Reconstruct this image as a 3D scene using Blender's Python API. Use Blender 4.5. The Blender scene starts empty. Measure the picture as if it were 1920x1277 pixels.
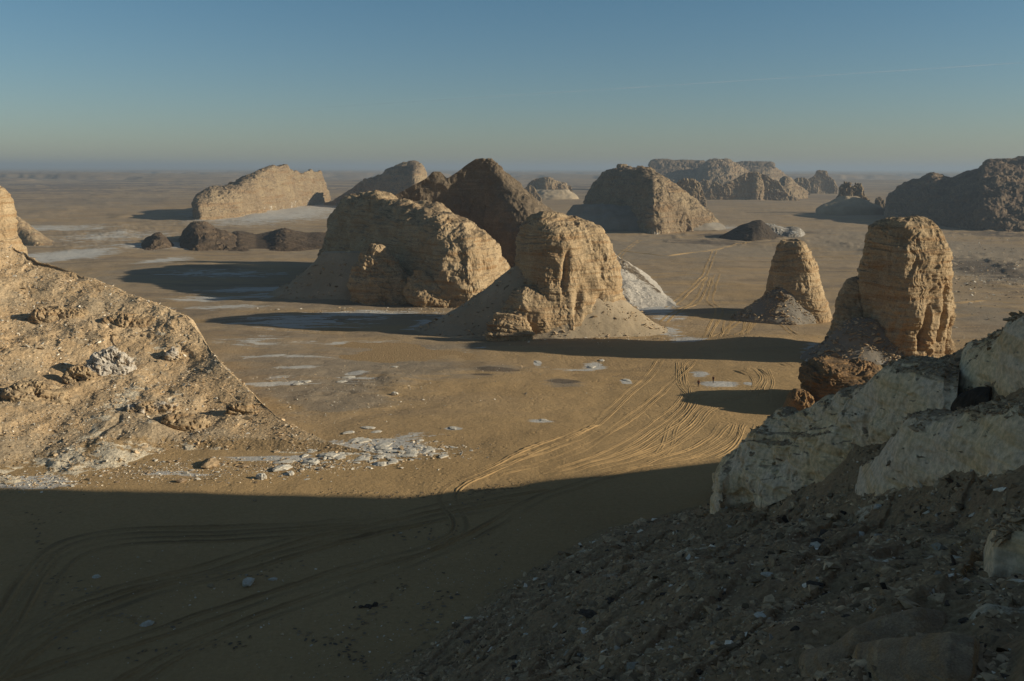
import bpy, bmesh, math, random
import numpy as np
from mathutils import Vector, Matrix

# ------------------------------------------------------------------ camera, sky, sun, exposure
SC = bpy.context.scene
COL = SC.collection
random.seed(7)
RNG = np.random.default_rng(11)
FPX = 1650.0                      # focal length in pixels of the 1920 px wide photograph
PITCH = math.atan((638.5 - 315.5) / FPX)
ROLL = math.radians(0.16)
CAMZ = 50.0
cd = bpy.data.cameras.new('camera')
cam = bpy.data.objects.new('camera', cd)
COL.objects.link(cam)
cd.sensor_width = 36.0
cd.lens = FPX / 1920 * 36
cd.clip_start = 0.5
cd.clip_end = 200000
cam.matrix_world = (Matrix.Translation((0, 0, CAMZ)) @ Matrix.Rotation(math.pi / 2 - PITCH, 4, 'X')
                    @ Matrix.Rotation(ROLL, 4, 'Z'))
SC.camera = cam

SUN_EL = math.radians(18.3)
SUN_AZ = math.radians(98.0)       # clockwise from +Y
sun_dir = Vector((math.sin(SUN_AZ) * math.cos(SUN_EL), math.cos(SUN_AZ) * math.cos(SUN_EL), math.sin(SUN_EL)))
world = bpy.data.worlds.new('World')
SC.world = world
world.use_nodes = True
wn, wl = world.node_tree.nodes, world.node_tree.links
wn.clear()
sky = wn.new('ShaderNodeTexSky')
sky.sky_type = 'NISHITA'
sky.sun_disc = False
sky.sun_elevation = SUN_EL
sky.sun_rotation = SUN_AZ
sky.altitude = 100
sky.air_density = 1.0
sky.dust_density = 0.4
sky.ozone_density = 2.5
wb = wn.new('ShaderNodeBackground')
wb.inputs['Strength'].default_value = 0.057
wo = wn.new('ShaderNodeOutputWorld')
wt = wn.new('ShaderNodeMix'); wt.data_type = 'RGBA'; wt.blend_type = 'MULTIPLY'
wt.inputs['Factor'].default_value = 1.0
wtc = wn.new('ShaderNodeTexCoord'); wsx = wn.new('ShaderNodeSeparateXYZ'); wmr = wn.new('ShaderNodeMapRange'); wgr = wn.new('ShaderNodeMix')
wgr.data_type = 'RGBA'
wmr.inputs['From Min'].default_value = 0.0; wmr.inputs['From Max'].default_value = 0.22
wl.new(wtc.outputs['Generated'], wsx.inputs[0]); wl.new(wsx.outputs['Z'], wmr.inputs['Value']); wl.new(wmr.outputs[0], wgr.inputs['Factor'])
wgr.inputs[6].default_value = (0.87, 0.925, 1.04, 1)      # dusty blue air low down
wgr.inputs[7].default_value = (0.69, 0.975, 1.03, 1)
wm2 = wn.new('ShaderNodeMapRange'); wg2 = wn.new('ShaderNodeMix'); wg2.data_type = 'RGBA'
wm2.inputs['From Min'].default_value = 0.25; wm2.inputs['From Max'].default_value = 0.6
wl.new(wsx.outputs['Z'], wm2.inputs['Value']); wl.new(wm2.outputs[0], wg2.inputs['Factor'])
wl.new(wgr.outputs[2], wg2.inputs[6]); wg2.inputs[7].default_value = (1.02, 0.92, 0.80, 1)  # warm tint added to the upper sky, out of view, to warm the shade
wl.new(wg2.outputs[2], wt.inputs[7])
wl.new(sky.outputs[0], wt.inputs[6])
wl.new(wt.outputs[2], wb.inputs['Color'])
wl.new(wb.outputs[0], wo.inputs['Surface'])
sl = bpy.data.lights.new('sun', 'SUN')
sl.energy = 4.5
sl.angle = math.radians(0.53)
sl.color = (1.0, 0.905, 0.74)
so = bpy.data.objects.new('sun', sl)
COL.objects.link(so)
so.location = (200, -20, 150)
so.rotation_euler = sun_dir.to_track_quat('Z', 'Y').to_euler()
SC.view_settings.view_transform = 'Standard'
SC.view_settings.look = 'None'
SC.view_settings.gamma = 1
SC.view_settings.use_curve_mapping = False
SC.view_settings.exposure = 0.32
SC.cycles.max_bounces = 5
SC.cycles.volume_bounces = 0

# ------------------------------------------------------------------ picking points of the place
CM = np.array(cam.matrix_world)[:3, :3]


def ray(px, py):
    px = np.asarray(px, float); py = np.asarray(py, float)
    v = np.stack([(px - 960) / FPX, -(py - 638.5) / FPX, -np.ones_like(px)], -1)
    return v @ CM.T


def atY(px, py, Y):
    d = ray(px, py)
    return np.array([0, 0, CAMZ]) + d * (np.asarray(Y, float) / d[..., 1])[..., None]


def atG(px, py, z=0.0):
    d = ray(px, py)
    t = (z - CAMZ) / np.minimum(d[..., 2], -1e-4)
    return np.array([0, 0, CAMZ]) + d * t[..., None]


# ------------------------------------------------------------------ noise
_prm = np.random.default_rng(3).permutation(256).astype(np.int32)
PERM = np.concatenate([_prm, _prm, _prm])
_g = np.random.default_rng(4).normal(size=(256, 3))
GRAD = (_g / np.linalg.norm(_g, axis=1, keepdims=True)).astype(np.float32)


def noise3(x, y, z):
    x, y, z = [np.asarray(a, np.float32) for a in np.broadcast_arrays(x, y, z)]
    xi, yi, zi = np.floor(x).astype(np.int32), np.floor(y).astype(np.int32), np.floor(z).astype(np.int32)
    xf, yf, zf = x - xi, y - yi, z - zi
    u, v, w = [t * t * t * (t * (t * 6 - 15) + 10) for t in (xf, yf, zf)]
    xi &= 255; yi &= 255; zi &= 255
    out = 0
    for dx in (0, 1):
        pa = PERM[xi + dx]
        wx = u if dx else 1 - u
        for dy in (0, 1):
            pb = PERM[pa + yi + dy]
            wy = v if dy else 1 - v
            for dz in (0, 1):
                g = GRAD[PERM[pb + zi + dz]]
                wz = w if dz else 1 - w
                out = out + wx * wy * wz * (g[..., 0] * (xf - dx) + g[..., 1] * (yf - dy) + g[..., 2] * (zf - dz))
    return out * 1.6


def fbm(x, y, z, octv=4, gain=0.5, lac=2.1):
    s, a = 0, 1.0
    for i in range(octv):
        s = s + a * noise3(x * lac ** i + 17.3 * i, y * lac ** i + 5.1 * i, z * lac ** i)
        a *= gain
    return s


def ridged(x, y, z, octv=3, gain=0.5, lac=2.2):
    s, a = 0, 1.0
    for i in range(octv):
        s = s + a * (1 - 2 * np.abs(noise3(x * lac ** i + 7.7 * i, y * lac ** i, z * lac ** i + 3.3 * i)))
        a *= gain
    return s


def sstep(a, b, x):
    t = np.clip((x - a) / (b - a), 0, 1)
    return t * t * (3 - 2 * t)


def smooth1(a, k):
    if k < 1:
        return a
    ker = np.exp(-0.5 * (np.arange(-3 * k, 3 * k + 1) / k) ** 2); ker /= ker.sum()
    p = np.pad(a, 3 * k, mode='edge')
    return np.convolve(p, ker, 'valid')


# ------------------------------------------------------------------ objects
def tag(o, label=None, cat=None, group=None, kind=None):
    for k, v in (('label', label), ('category', cat), ('group', group), ('kind', kind)):
        if v:
            o[k] = v
    return o


def empty(name, loc, label, cat, group=None):
    o = bpy.data.objects.new(name, None)
    COL.objects.link(o)
    o.location = loc
    o.empty_display_size = 1
    return tag(o, label, cat, group)


def mesh_np(name, V, F, mat, parent=None, origin=None, attrs=None, smooth=True):
    """V (n,3), F (m,k) of one size; origin = base point kept as the object's own origin"""
    V = np.asarray(V, np.float64).reshape(-1, 3)
    if origin is None:
        origin = (0, 0, 0) if parent is None else tuple(parent.location)
    V = V - np.array(origin)
    F = np.asarray(F, np.int32)
    k = F.shape[1]
    me = bpy.data.meshes.new(name)
    me.vertices.add(len(V)); me.vertices.foreach_set('co', V.ravel().astype(np.float32))
    me.loops.add(F.size); me.loops.foreach_set('vertex_index', F.ravel())
    me.polygons.add(len(F))
    me.polygons.foreach_set('loop_start', np.arange(0, F.size, k, dtype=np.int32))
    me.polygons.foreach_set('loop_total', np.full(len(F), k, np.int32))
    me.polygons.foreach_set('use_smooth', np.full(len(F), smooth))
    for an, av in (attrs or {}).items():
        a = me.attributes.new(an, 'FLOAT', 'POINT')
        a.data.foreach_set('value', np.asarray(av, np.float32).ravel())
    me.update(calc_edges=True)
    me.materials.append(mat)
    o = bpy.data.objects.new(name, me)
    COL.objects.link(o)
    if parent is not None:
        o.parent = parent
    else:
        o.location = origin
    return o


def grid_faces(n, m, wrap=False):
    i = np.arange(n - 1)[:, None]
    j = np.arange(m if wrap else m - 1)[None, :]
    j2 = (j + 1) % m
    a, b, c, d = i * m + j, i * m + j2, (i + 1) * m + j2, (i + 1) * m + j
    return np.stack([a, b, c, d], -1).reshape(-1, 4)


def grid_normals(P, wrap):
    if wrap:
        du = np.roll(P, -1, 1) - np.roll(P, 1, 1)
    else:
        du = np.gradient(P, axis=1)
    dv = np.gradient(P, axis=0)
    N = np.cross(du, dv)
    N /= np.linalg.norm(N, axis=-1, keepdims=True) + 1e-9
    return N


# ------------------------------------------------------------------ materials
class NT:
    def __init__(self, name):
        self.m = bpy.data.materials.new(name)
        self.m.use_nodes = True
        self.n, self.l = self.m.node_tree.nodes, self.m.node_tree.links
        self.b = self.n['Principled BSDF']
        self.b.inputs['Roughness'].default_value = 0.95
        self.b.inputs['Specular IOR Level'].default_value = 0.08
        self.co = self.n.new('ShaderNodeTexCoord').outputs['Object']

    def _in(self, sock, v):
        if isinstance(v, bpy.types.NodeSocket):
            self.l.new(v, sock)
        elif isinstance(v, (tuple, list)) and len(v) == 3 and sock.type == 'RGBA':
            sock.default_value = (*v, 1)
        else:
            sock.default_value = v

    def scl(self, v):
        n = self.n.new('ShaderNodeMapping'); n.inputs['Scale'].default_value = v
        self.l.new(self.co, n.inputs['Vector'])
        return n.outputs[0]

    def noise(self, scale, detail=5, rough=0.55, vec=None, dist=0.0):
        n = self.n.new('ShaderNodeTexNoise')
        self._in(n.inputs['Vector'], vec or self.co)
        n.inputs['Scale'].default_value = scale; n.inputs['Detail'].default_value = detail
        n.inputs['Roughness'].default_value = rough; n.inputs['Distortion'].default_value = dist
        return n.outputs['Fac']

    def vor(self, scale, vec=None, feat='F1', out='Distance'):
        n = self.n.new('ShaderNodeTexVoronoi'); n.feature = feat
        self._in(n.inputs['Vector'], vec or self.co)
        n.inputs['Scale'].default_value = scale
        return n.outputs[out]

    def ramp(self, v, a, b, lo=0.0, hi=1.0):
        n = self.n.new('ShaderNodeMapRange'); n.interpolation_type = 'SMOOTHSTEP'
        self._in(n.inputs['Value'], v)
        n.inputs['From Min'].default_value = a; n.inputs['From Max'].default_value = b
        n.inputs['To Min'].default_value = lo; n.inputs['To Max'].default_value = hi
        return n.outputs[0]

    def math(self, op, a, b=0.0):
        n = self.n.new('ShaderNodeMath'); n.operation = op
        self._in(n.inputs[0], a); self._in(n.inputs[1], b)
        return n.outputs[0]

    def mix(self, f, a, b, mode='MIX'):
        n = self.n.new('ShaderNodeMix'); n.data_type = 'RGBA'; n.blend_type = mode
        self._in(n.inputs['Factor'], f)
        self._in(n.inputs[6], a); self._in(n.inputs[7], b)
        return n.outputs[2]

    def attr(self, name):
        n = self.n.new('ShaderNodeAttribute'); n.attribute_name = name
        return n.outputs['Fac']

    def nz(self):
        g = self.n.new('ShaderNodeNewGeometry')
        s = self.n.new('ShaderNodeSeparateXYZ'); self.l.new(g.outputs['True Normal'], s.inputs[0])
        return s.outputs['Z']

    def bump(self, h, dist=0.2, strength=1.0, prev=None):
        n = self.n.new('ShaderNodeBump')
        n.inputs['Distance'].default_value = dist; n.inputs['Strength'].default_value = strength
        self._in(n.inputs['Height'], h)
        if prev is not None:
            self.l.new(prev, n.inputs['Normal'])
        return n.outputs[0]

    def done(self, col, nrm=None):
        self._in(self.b.inputs['Base Color'], col)
        if nrm is not None:
            self.l.new(nrm, self.b.inputs['Normal'])
        return self.m


def rock_mat(name, a, b, ochre, varnish, chalk=(0.55, 0.5, 0.42), s=1.0, vstr=0.75, bd=0.2, vr=(0.45, 0.85)):
    t = NT(name)
    c = t.mix(t.ramp(t.noise(0.16 * s, 6, 0.6), 0.38, 0.62), a, b)
    st = t.noise(1.0, 5, 0.6, t.scl((0.05 * s, 0.05 * s, 0.9 * s)), 0.4)
    c = t.mix(t.ramp(st, 0.50, 0.62, 0, 0.6), c, ochre)
    c = t.mix(t.ramp(st, 0.30, 0.42, 0.45, 0), c, tuple(min(1, k * 1.3) for k in a))
    v = t.math('MULTIPLY', t.ramp(t.nz(), vr[0], vr[1], 0, vstr), t.ramp(t.noise(0.3 * s, 6, 0.65), 0.35, 0.55, 0.25, 1))
    c = t.mix(v, c, varnish)
    ck = t.math('ADD', t.attr('chalk'), t.math('MULTIPLY', t.math('SUBTRACT', t.noise(0.5 * s, 7, 0.65), 0.5), 1.6))
    c = t.mix(t.ramp(ck, 0.5, 0.75, 0, 0.9), c, chalk)
    fine = t.noise(2.6 * s, 8, 0.7)
    c = t.mix(1.0, c, t.mix(t.ramp(fine, 0.3, 0.7), (0.72, 0.70, 0.67), (1.22, 1.2, 1.18)), 'MULTIPLY')
    h = t.math('ADD', t.noise(0.9 * s, 10, 0.68), t.math('MULTIPLY', t.vor(1.1 * s, t.scl((1, 1, 0.6))), 0.25))
    return t.done(c, t.bump(h, bd / s * 2.2, 1.0))


M = {}
M['rock'] = rock_mat('tan_limestone', (0.45, 0.34, 0.205), (0.38, 0.275, 0.158), (0.31, 0.18, 0.08), (0.19, 0.14, 0.09))
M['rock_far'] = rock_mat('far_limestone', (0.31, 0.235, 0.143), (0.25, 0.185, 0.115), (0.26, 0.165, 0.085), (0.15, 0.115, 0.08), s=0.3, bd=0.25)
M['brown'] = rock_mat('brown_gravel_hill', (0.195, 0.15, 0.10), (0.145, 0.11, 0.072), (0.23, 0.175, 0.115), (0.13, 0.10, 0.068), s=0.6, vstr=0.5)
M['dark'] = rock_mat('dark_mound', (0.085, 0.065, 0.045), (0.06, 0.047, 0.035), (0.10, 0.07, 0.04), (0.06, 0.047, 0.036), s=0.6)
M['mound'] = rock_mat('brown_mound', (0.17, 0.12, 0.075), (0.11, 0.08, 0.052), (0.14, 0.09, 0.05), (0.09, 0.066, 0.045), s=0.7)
M['ochre'] = rock_mat('ochre_boulder', (0.30, 0.19, 0.095), (0.21, 0.125, 0.06), (0.34, 0.20, 0.085), (0.13, 0.095, 0.06), s=1.6)
M['palechalk'] = rock_mat('pale_chalk', (0.84, 0.64, 0.37), (0.76, 0.61, 0.43), (0.72, 0.48, 0.22), (0.27, 0.20, 0.13), (0.68, 0.6, 0.46), s=0.8, vstr=0.95, bd=0.14, vr=(0.55, 0.78))


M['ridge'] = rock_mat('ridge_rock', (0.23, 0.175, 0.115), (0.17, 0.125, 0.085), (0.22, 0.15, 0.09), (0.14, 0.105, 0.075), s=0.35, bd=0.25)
M['ledge'] = rock_mat('layered_ledge', (0.50, 0.36, 0.21), (0.34, 0.24, 0.14), (0.46, 0.27, 0.11), (0.26, 0.19, 0.125), s=5.0, vstr=.6, bd=.25)


def sandm(name, a, b, g, s=1.0):
    t = NT(name)
    c = t.mix(t.ramp(t.noise(0.08 * s, 6, 0.6), 0.35, 0.65), a, b)
    c = t.mix(t.ramp(t.noise(1.4 * s, 9, 0.75), 0.52, 0.72, 0, 0.75), c, g)
    ck = t.math('ADD', t.attr('chalk'), t.math('MULTIPLY', t.math('SUBTRACT', t.noise(1.0, 7, 0.65, t.scl((0.12, 0.5, 0.3))), 0.5), 1.7))
    c = t.mix(t.ramp(ck, 0.5, 0.7, 0, 0.9), c, (0.56, 0.54, 0.49))
    return t.done(c, t.bump(t.noise(1.2 * s, 10, 0.72), 0.16, 1.0))


M['talus'] = sandm('talus_sand', (0.40, 0.315, 0.21), (0.34, 0.265, 0.17), (0.25, 0.185, 0.12))
M['talus_grey'] = sandm('grey_talus', (0.27, 0.235, 0.185), (0.22, 0.185, 0.14), (0.15, 0.12, 0.085))


def ground_mat():
    t = NT('desert_sand')
    big = t.noise(0.012, 6, 0.6)
    c = t.mix(t.ramp(big, 0.35, 0.65), (0.43, 0.288, 0.137), (0.37, 0.245, 0.115))
    c = t.mix(t.math('MULTIPLY', t.attr('grey'), t.ramp(t.noise(0.03, 8, 0.7, t.scl((0.5, 1.4, 1))), 0.36, 0.6, 0.35, 1.0)), c, (0.315, 0.242, 0.16))
    mot = t.ramp(t.noise(0.07, 10, 0.74, t.scl((0.22, 1.0, 1))), 0.50, 0.60, 0, 0.65)
    c = t.mix(t.math('MULTIPLY', t.attr('grey'), mot), c, (0.19, 0.15, 0.108))
    stretch = t.scl((0.35, 1.0, 1.0))
    g = t.math('ADD', t.attr('gravel'), t.math('MULTIPLY', t.math('SUBTRACT', t.noise(0.10, 9, 0.72, stretch), 0.5), 1.5))
    c = t.mix(t.ramp(g, 0.42, 0.66, 0, 0.85), c, (0.285, 0.228, 0.158))
    g2 = t.math('ADD', t.attr('dark'), t.math('MULTIPLY', t.math('SUBTRACT', t.noise(0.16, 9, 0.75, stretch), 0.5), 1.5))
    c = t.mix(t.ramp(g2, 0.45, 0.68, 0, 0.85), c, (0.12, 0.095, 0.07))
    ck = t.math('ADD', t.attr('chalk'), t.math('MULTIPLY', t.math('SUBTRACT', t.noise(0.22, 9, 0.72, t.scl((0.35, 1.3, 1.0)), 0.8), 0.5), 2.4))
    c = t.mix(t.ramp(ck, 0.55, 0.70, 0, 0.95), c, (0.50, 0.475, 0.42))
    fine = t.noise(1.6, 9, 0.75)
    c = t.mix(t.attr('packed'), c, (0.175, 0.122, 0.066))
    c = t.mix(1.0, c, t.mix(t.ramp(fine, 0.3, 0.7), (0.9, 0.89, 0.88), (1.1, 1.1, 1.1)), 'MULTIPLY')
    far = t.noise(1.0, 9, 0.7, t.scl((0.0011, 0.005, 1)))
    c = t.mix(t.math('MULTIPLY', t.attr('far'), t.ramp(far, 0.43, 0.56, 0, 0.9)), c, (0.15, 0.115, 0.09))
    # wind ripples, pebbles and trampled spots
    rip = t.noise(1.0, 3, 0.5, t.scl((0.9, 5.0, 1)), 0.6)
    foot = t.ramp(t.vor(0.62, t.scl((1, 1.0, 0.01))), 0.05, 0.3)
    foot = t.math('MULTIPLY', foot, t.ramp(t.noise(0.05, 3), 0.45, 0.6))
    n = t.bump(t.noise(0.8, 11, 0.72), 0.30, 0.8)
    n = t.bump(rip, 0.05, 0.7, n)
    n = t.bump(foot, 0.10, 0.9, n)
    return t.done(c, n)


M['sand'] = ground_mat()


def hill_mat(name, A, B, G, P, s=1.0, bd=0.42):
    """A rock, B second rock tone, G scree, P pale"""
    t = NT(name)
    c = t.mix(t.ramp(t.noise(0.10 * s, 6, 0.62), 0.38, 0.62), A, B)
    g = t.math('ADD', t.attr('gravel'), t.math('MULTIPLY', t.math('SUBTRACT', t.noise(0.35 * s, 8, 0.7), 0.5), 1.2))
    c = t.mix(t.ramp(g, 0.42, 0.62, 0, 0.9), c, G)
    sd = t.math('ADD', t.attr('sandy'), t.math('MULTIPLY', t.math('SUBTRACT', t.noise(0.6 * s, 8, 0.75), 0.5), 1.3))
    c = t.mix(t.ramp(sd, 0.4, 0.62, 0, 1), c, (0.34, 0.235, 0.122))
    ck = t.math('ADD', t.attr('chalk'), t.math('MULTIPLY', t.math('SUBTRACT', t.noise(0.4 * s, 8, 0.7, t.scl((0.8, 1.2, 1.6))), 0.5), 2.0))
    c = t.mix(t.ramp(ck, 0.55, 0.7, 0, 0.95), c, P)
    fine = t.noise(2.2 * s, 9, 0.75)
    c = t.mix(1.0, c, t.mix(t.ramp(fine, 0.3, 0.7), (0.70, 0.68, 0.66), (1.25, 1.24, 1.22)), 'MULTIPLY')
    h = t.math('ADD', t.noise(1.1 * s, 11, 0.72), t.math('MULTIPLY', t.vor(1.7 * s), 0.3))
    return t.done(c, t.bump(h, bd / s, 1.0))


M['lefthill'] = hill_mat('tan_hill_rock', (0.54, 0.40, 0.24), (0.48, 0.335, 0.185), (0.38, 0.295, 0.19), (0.60, 0.52, 0.38), bd=0.3)
M['righthill'] = hill_mat('grey_scree', (0.42, 0.295, 0.165), (0.33, 0.225, 0.13), (0.345, 0.24, 0.135), (0.64, 0.53, 0.37), s=1.5)


def plain_mat(name, a, b, sc=3.0, rough=0.95, bd=0.05):
    t = NT(name)
    t.b.inputs['Roughness'].default_value = rough
    c = t.mix(t.ramp(t.noise(sc, 7, 0.65), 0.35, 0.65), a, b)
    return t.done(c, t.bump(t.noise(sc * 2.5, 8, 0.7), bd, 1.0))


M['stone_w'] = plain_mat('white_chalk_stone', (0.62, 0.58, 0.49), (0.48, 0.42, 0.32))
M['stone_t'] = plain_mat('tan_stone', (0.33, 0.24, 0.15), (0.22, 0.155, 0.095))
M['stone_g'] = plain_mat('grey_stone', (0.44, 0.315, 0.18), (0.24, 0.168, 0.10))
M['stone_d'] = plain_mat('dark_stone', (0.12, 0.09, 0.065), (0.07, 0.053, 0.04))


def scat_mat(name, a, b):
    t = NT(name)
    c = t.mix(t.ramp(t.noise(4.0, 5, 0.65), 0.35, 0.65), a, b)
    n = t.n.new('ShaderNodeCombineXYZ')
    for k in range(3):
        t.l.new(t.attr('tone'), n.inputs[k])
    return t.done(t.mix(1.0, c, n.outputs[0], 'MULTIPLY'))


M['s_g'] = scat_mat('scree_chips', (0.44, 0.315, 0.18), (0.30, 0.21, 0.125))
M['s_t'] = scat_mat('tan_chips', (0.46, 0.34, 0.205), (0.32, 0.23, 0.135))
M['s_w'] = scat_mat('chalk_chips', (0.62, 0.56, 0.45), (0.5, 0.43, 0.32))
M['s_d'] = scat_mat('dark_chips', (0.12, 0.09, 0.065), (0.07, 0.053, 0.04))


# ------------------------------------------------------------------ ground
def boost(l, k, a=0):
    return [(*q[:4], q[4] * k + a) for q in l]


def blobs(x, y, lst):
    w = np.zeros(np.shape(x))
    for (px, py, rx, ry, s) in lst:
        c = atG(px, py)
        e = atG(px + rx, py); f = atG(px, py + ry); f2 = atG(px, max(py - ry, 323))
        RX = abs(e[0] - c[0]); RY = np.where(y > c[1], abs(f2[1] - c[1]), abs(f[1] - c[1]))
        d2 = ((x - c[0]) / RX) ** 2 + ((y - c[1]) / RY) ** 2
        w = np.maximum(w, s * np.exp(-d2 * 0.9))
    return w


CHALK = [(300, 462, 200, 8, .5), (100, 428, 160, 8, .5), (420, 515, 160, 8, .45), (380, 560, 120, 7, .5), (640, 640, 160, 8, .4), (540, 668, 110, 7, .5), (420, 400, 100, 10, .4), (860, 655, 90, 6, .35), (1060, 690, 120, 8, .3), (520, 862, 120, 10, .55), (330, 888, 120, 8, .45), (470, 545, 120, 8, .6), (430, 575, 130, 6, .5), (700, 590, 160, 8, .55), (560, 690, 60, 5, .6), (600, 735, 70, 5, .5), (500, 720, 60, 6, .55), (670, 700, 30, 4, .7), (1290, 640, 40, 8, .6), (1140, 600, 30, 6, .5), (520, 405, 150, 26, .62), (200, 445, 170, 16, .42), (130, 478, 90, 12, .8), (310, 490, 45, 9, .8),
         (530, 557, 130, 9, .5), (560, 604, 190, 16, .5), (1205, 560, 55, 45, .85), (1255, 625, 30, 12, .6),
         (640, 838, 60, 20, .55), (740, 836, 110, 26, .66), (60, 905, 110, 18, .7), (560, 715, 90, 16, .42),
         (660, 712, 60, 12, .40), (470, 640, 100, 14, .42), (1008, 679, 10, 5, .95), (1115, 684, 28, 9, .6),
         (1175, 713, 12, 5, .95), (1312, 701, 22, 5, .8), (1350, 722, 42, 7, .7), (1405, 722, 12, 3, .9),
         (850, 803, 22, 4, .8), (1015, 790, 30, 4, .6), (1655, 640, 90, 30, .55), (1550, 665, 50, 14, .7),
         (820, 610, 60, 16, .6), (1330, 425, 90, 9, .5), (1420, 385, 60, 6, .2), (500, 880, 60, 8, .5)]
GRAVEL = [(640, 690, 330, 60, .42), (1000, 470, 700, 40, .42), (250, 520, 260, 40, .3), (700, 560, 240, 20, .3), (1750, 470, 260, 50, .5), (760, 650, 200, 20, .35), (1150, 560, 40, 20, .3), (1300, 520, 160, 22, .3), (620, 740, 190, 60, .42), (500, 640, 200, 26, .3), (1330, 470, 260, 26, .45), (1850, 500, 160, 60, .55),
          (1850, 590, 120, 40, .4), (200, 380, 320, 30, .3), (930, 690, 90, 14, .35), (1050, 715, 60, 14, .35),
          (1270, 660, 330, 20, .10)]
DARK = [(930, 692, 55, 6, .55), (1055, 712, 40, 6, .6), (905, 702, 30, 3, .6), (1400, 443, 120, 6, .6), (1860, 505, 130, 40, .45),
        (1500, 436, 60, 5, .5), (1330, 455, 140, 8, .45), (1870, 440, 120, 12, .42), (660, 716, 40, 8, .4), (1040, 790, 40, 5, .4)]
DUNES = [(1400, 588, 130, 14, 2.2), (1440, 645, 110, 14, 2.0), (1250, 600, 110, 16, 0.8), (700, 560, 260, 12, 1.2),
         (400, 500, 150, 12, 1.5), (1100, 650, 160, 12, 0.8), (560, 590, 160, 10, 0.8), (1420, 385, 120, 9, 4.0), (520, 400, 130, 14, 4.0)]


def ground_h(x, y):
    r = np.hypot(x, y)
    z = 0.9 * fbm(x / 70, y / 50, 0.3, 3) * sstep(90, 280, r)
    for (px, py, rx, ry, h) in DUNES:
        z = z + h * blobs(x, y, [(px, py, rx, ry, 1.0)])
    z = z + 0.18 * fbm(x / 9, y / 7, 1.3, 2) * sstep(2500, 900, r)
    wq = blobs(x, y, [(640, 730, 190, 60, 1.0), (560, 560, 160, 30, .6), (200, 445, 200, 30, 1.2)])
    z = z + wq * .45 * sstep(-.1, .5, fbm(x / 16, y / 5, 6.2, 4))
    # low hummocks on the gravel flats
    wl_ = blobs(x, y, [(1860, 500, 170, 60, 1), (1400, 450, 240, 14, .7), (1880, 440, 150, 12, .8), (640, 720, 160, 40, .22)])
    z = z + wl_ * 2.3 * np.maximum(0, fbm(x / 13, y / 13, 2.2, 3) - 0.12)
    mid = sstep(420, 900, r) * sstep(9000, 3000, r)
    z = z + mid * 2.6 * np.maximum(0, fbm(x / 60, y / 60, 5.2, 3) - 0.15) * sstep(0, -200, x + 0.12 * y)
    # far country: low broken mesas
    fr = sstep(2200, 4500, r)
    n = fbm(x / 900, y / 700, 9.1, 4)
    z = z + fr * (sstep(0.05, 0.2, n) * 17 + 7 * np.maximum(0, n) + 5 * np.maximum(0, ridged(x / 260, y / 260, 1.1, 2) - 0.4))
    z = z + sstep(14000, 22000, r) * sstep(60000, 40000, r) * 45 * sstep(-.2, .3, noise3(x / 9000, y / 9000, 4.4)) * sstep(9000, -9000, x)
    return z


def build_ground():
    az = np.concatenate([np.linspace(-180, -60, 25)[:-1], np.linspace(-60, -33.5, 60)[:-1], np.linspace(-33.5, 33.5, 1150),
                         np.linspace(33.5, 60, 60)[1:], np.linspace(60, 180, 25)[1:-1]])
    az = np.radians(az)
    dep = np.concatenate([np.linspace(89.0, 38, 14)[:-1], np.linspace(38, 0.9, 760)[:-1], np.geomspace(0.9, 0.0478, 150)])
    r = CAMZ / np.tan(np.radians(dep))
    R, A = np.meshgrid(r, az, indexing='ij')
    X, Y = R * np.sin(A), R * np.cos(A)
    Z = ground_h(X, Y)
    P = np.stack([X, Y, Z], -1)
    F = grid_faces(len(r), len(az), True)
    inv = Y > 20
    at = {'chalk': np.where(inv, blobs(X, Y, boost(CHALK, 1.2, .17)), 0), 'gravel': np.where(inv, blobs(X, Y, boost(GRAVEL, 1.35, .16)), 0),
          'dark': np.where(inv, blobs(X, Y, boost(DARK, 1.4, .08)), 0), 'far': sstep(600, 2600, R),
          'grey': np.clip(sstep(200, 330, R) * .85 + np.where(inv, blobs(X, Y, [(620, 700, 300, 90, .9)]), 0), 0, 1)}
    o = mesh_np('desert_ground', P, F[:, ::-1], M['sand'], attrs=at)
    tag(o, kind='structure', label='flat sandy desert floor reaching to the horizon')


build_ground()


# ------------------------------------------------------------------ right hillside the viewer stands on
XC = [-70, -40, -15, 0, 12, 28, 41, 55, 68, 90, 120, 150, 220]
YC = [0, 30, 74, 97, 112, 120, 126, 122, 116, 109, 103, 98, 90]
ZC = [0, 0, 0, 0, .3, 1.5, 13, 21.5, 29.5, 42, 58, 80, 100]
# where the edge of the great shadow falls on the sand, seen along the sun's direction
_b = atG(np.array([0, 450, 830, 1000, 1200, 1350]), np.array([915, 925, 938, 905, 885, 868]))
BV = np.concatenate([[60], _b[:, 1] * .99 + _b[:, 0] * .14, [165, 185, 205, 240, 300]])
BX = np.concatenate([[-170], _b[:, 0], [62, 76, 105, 190, 320]])


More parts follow.
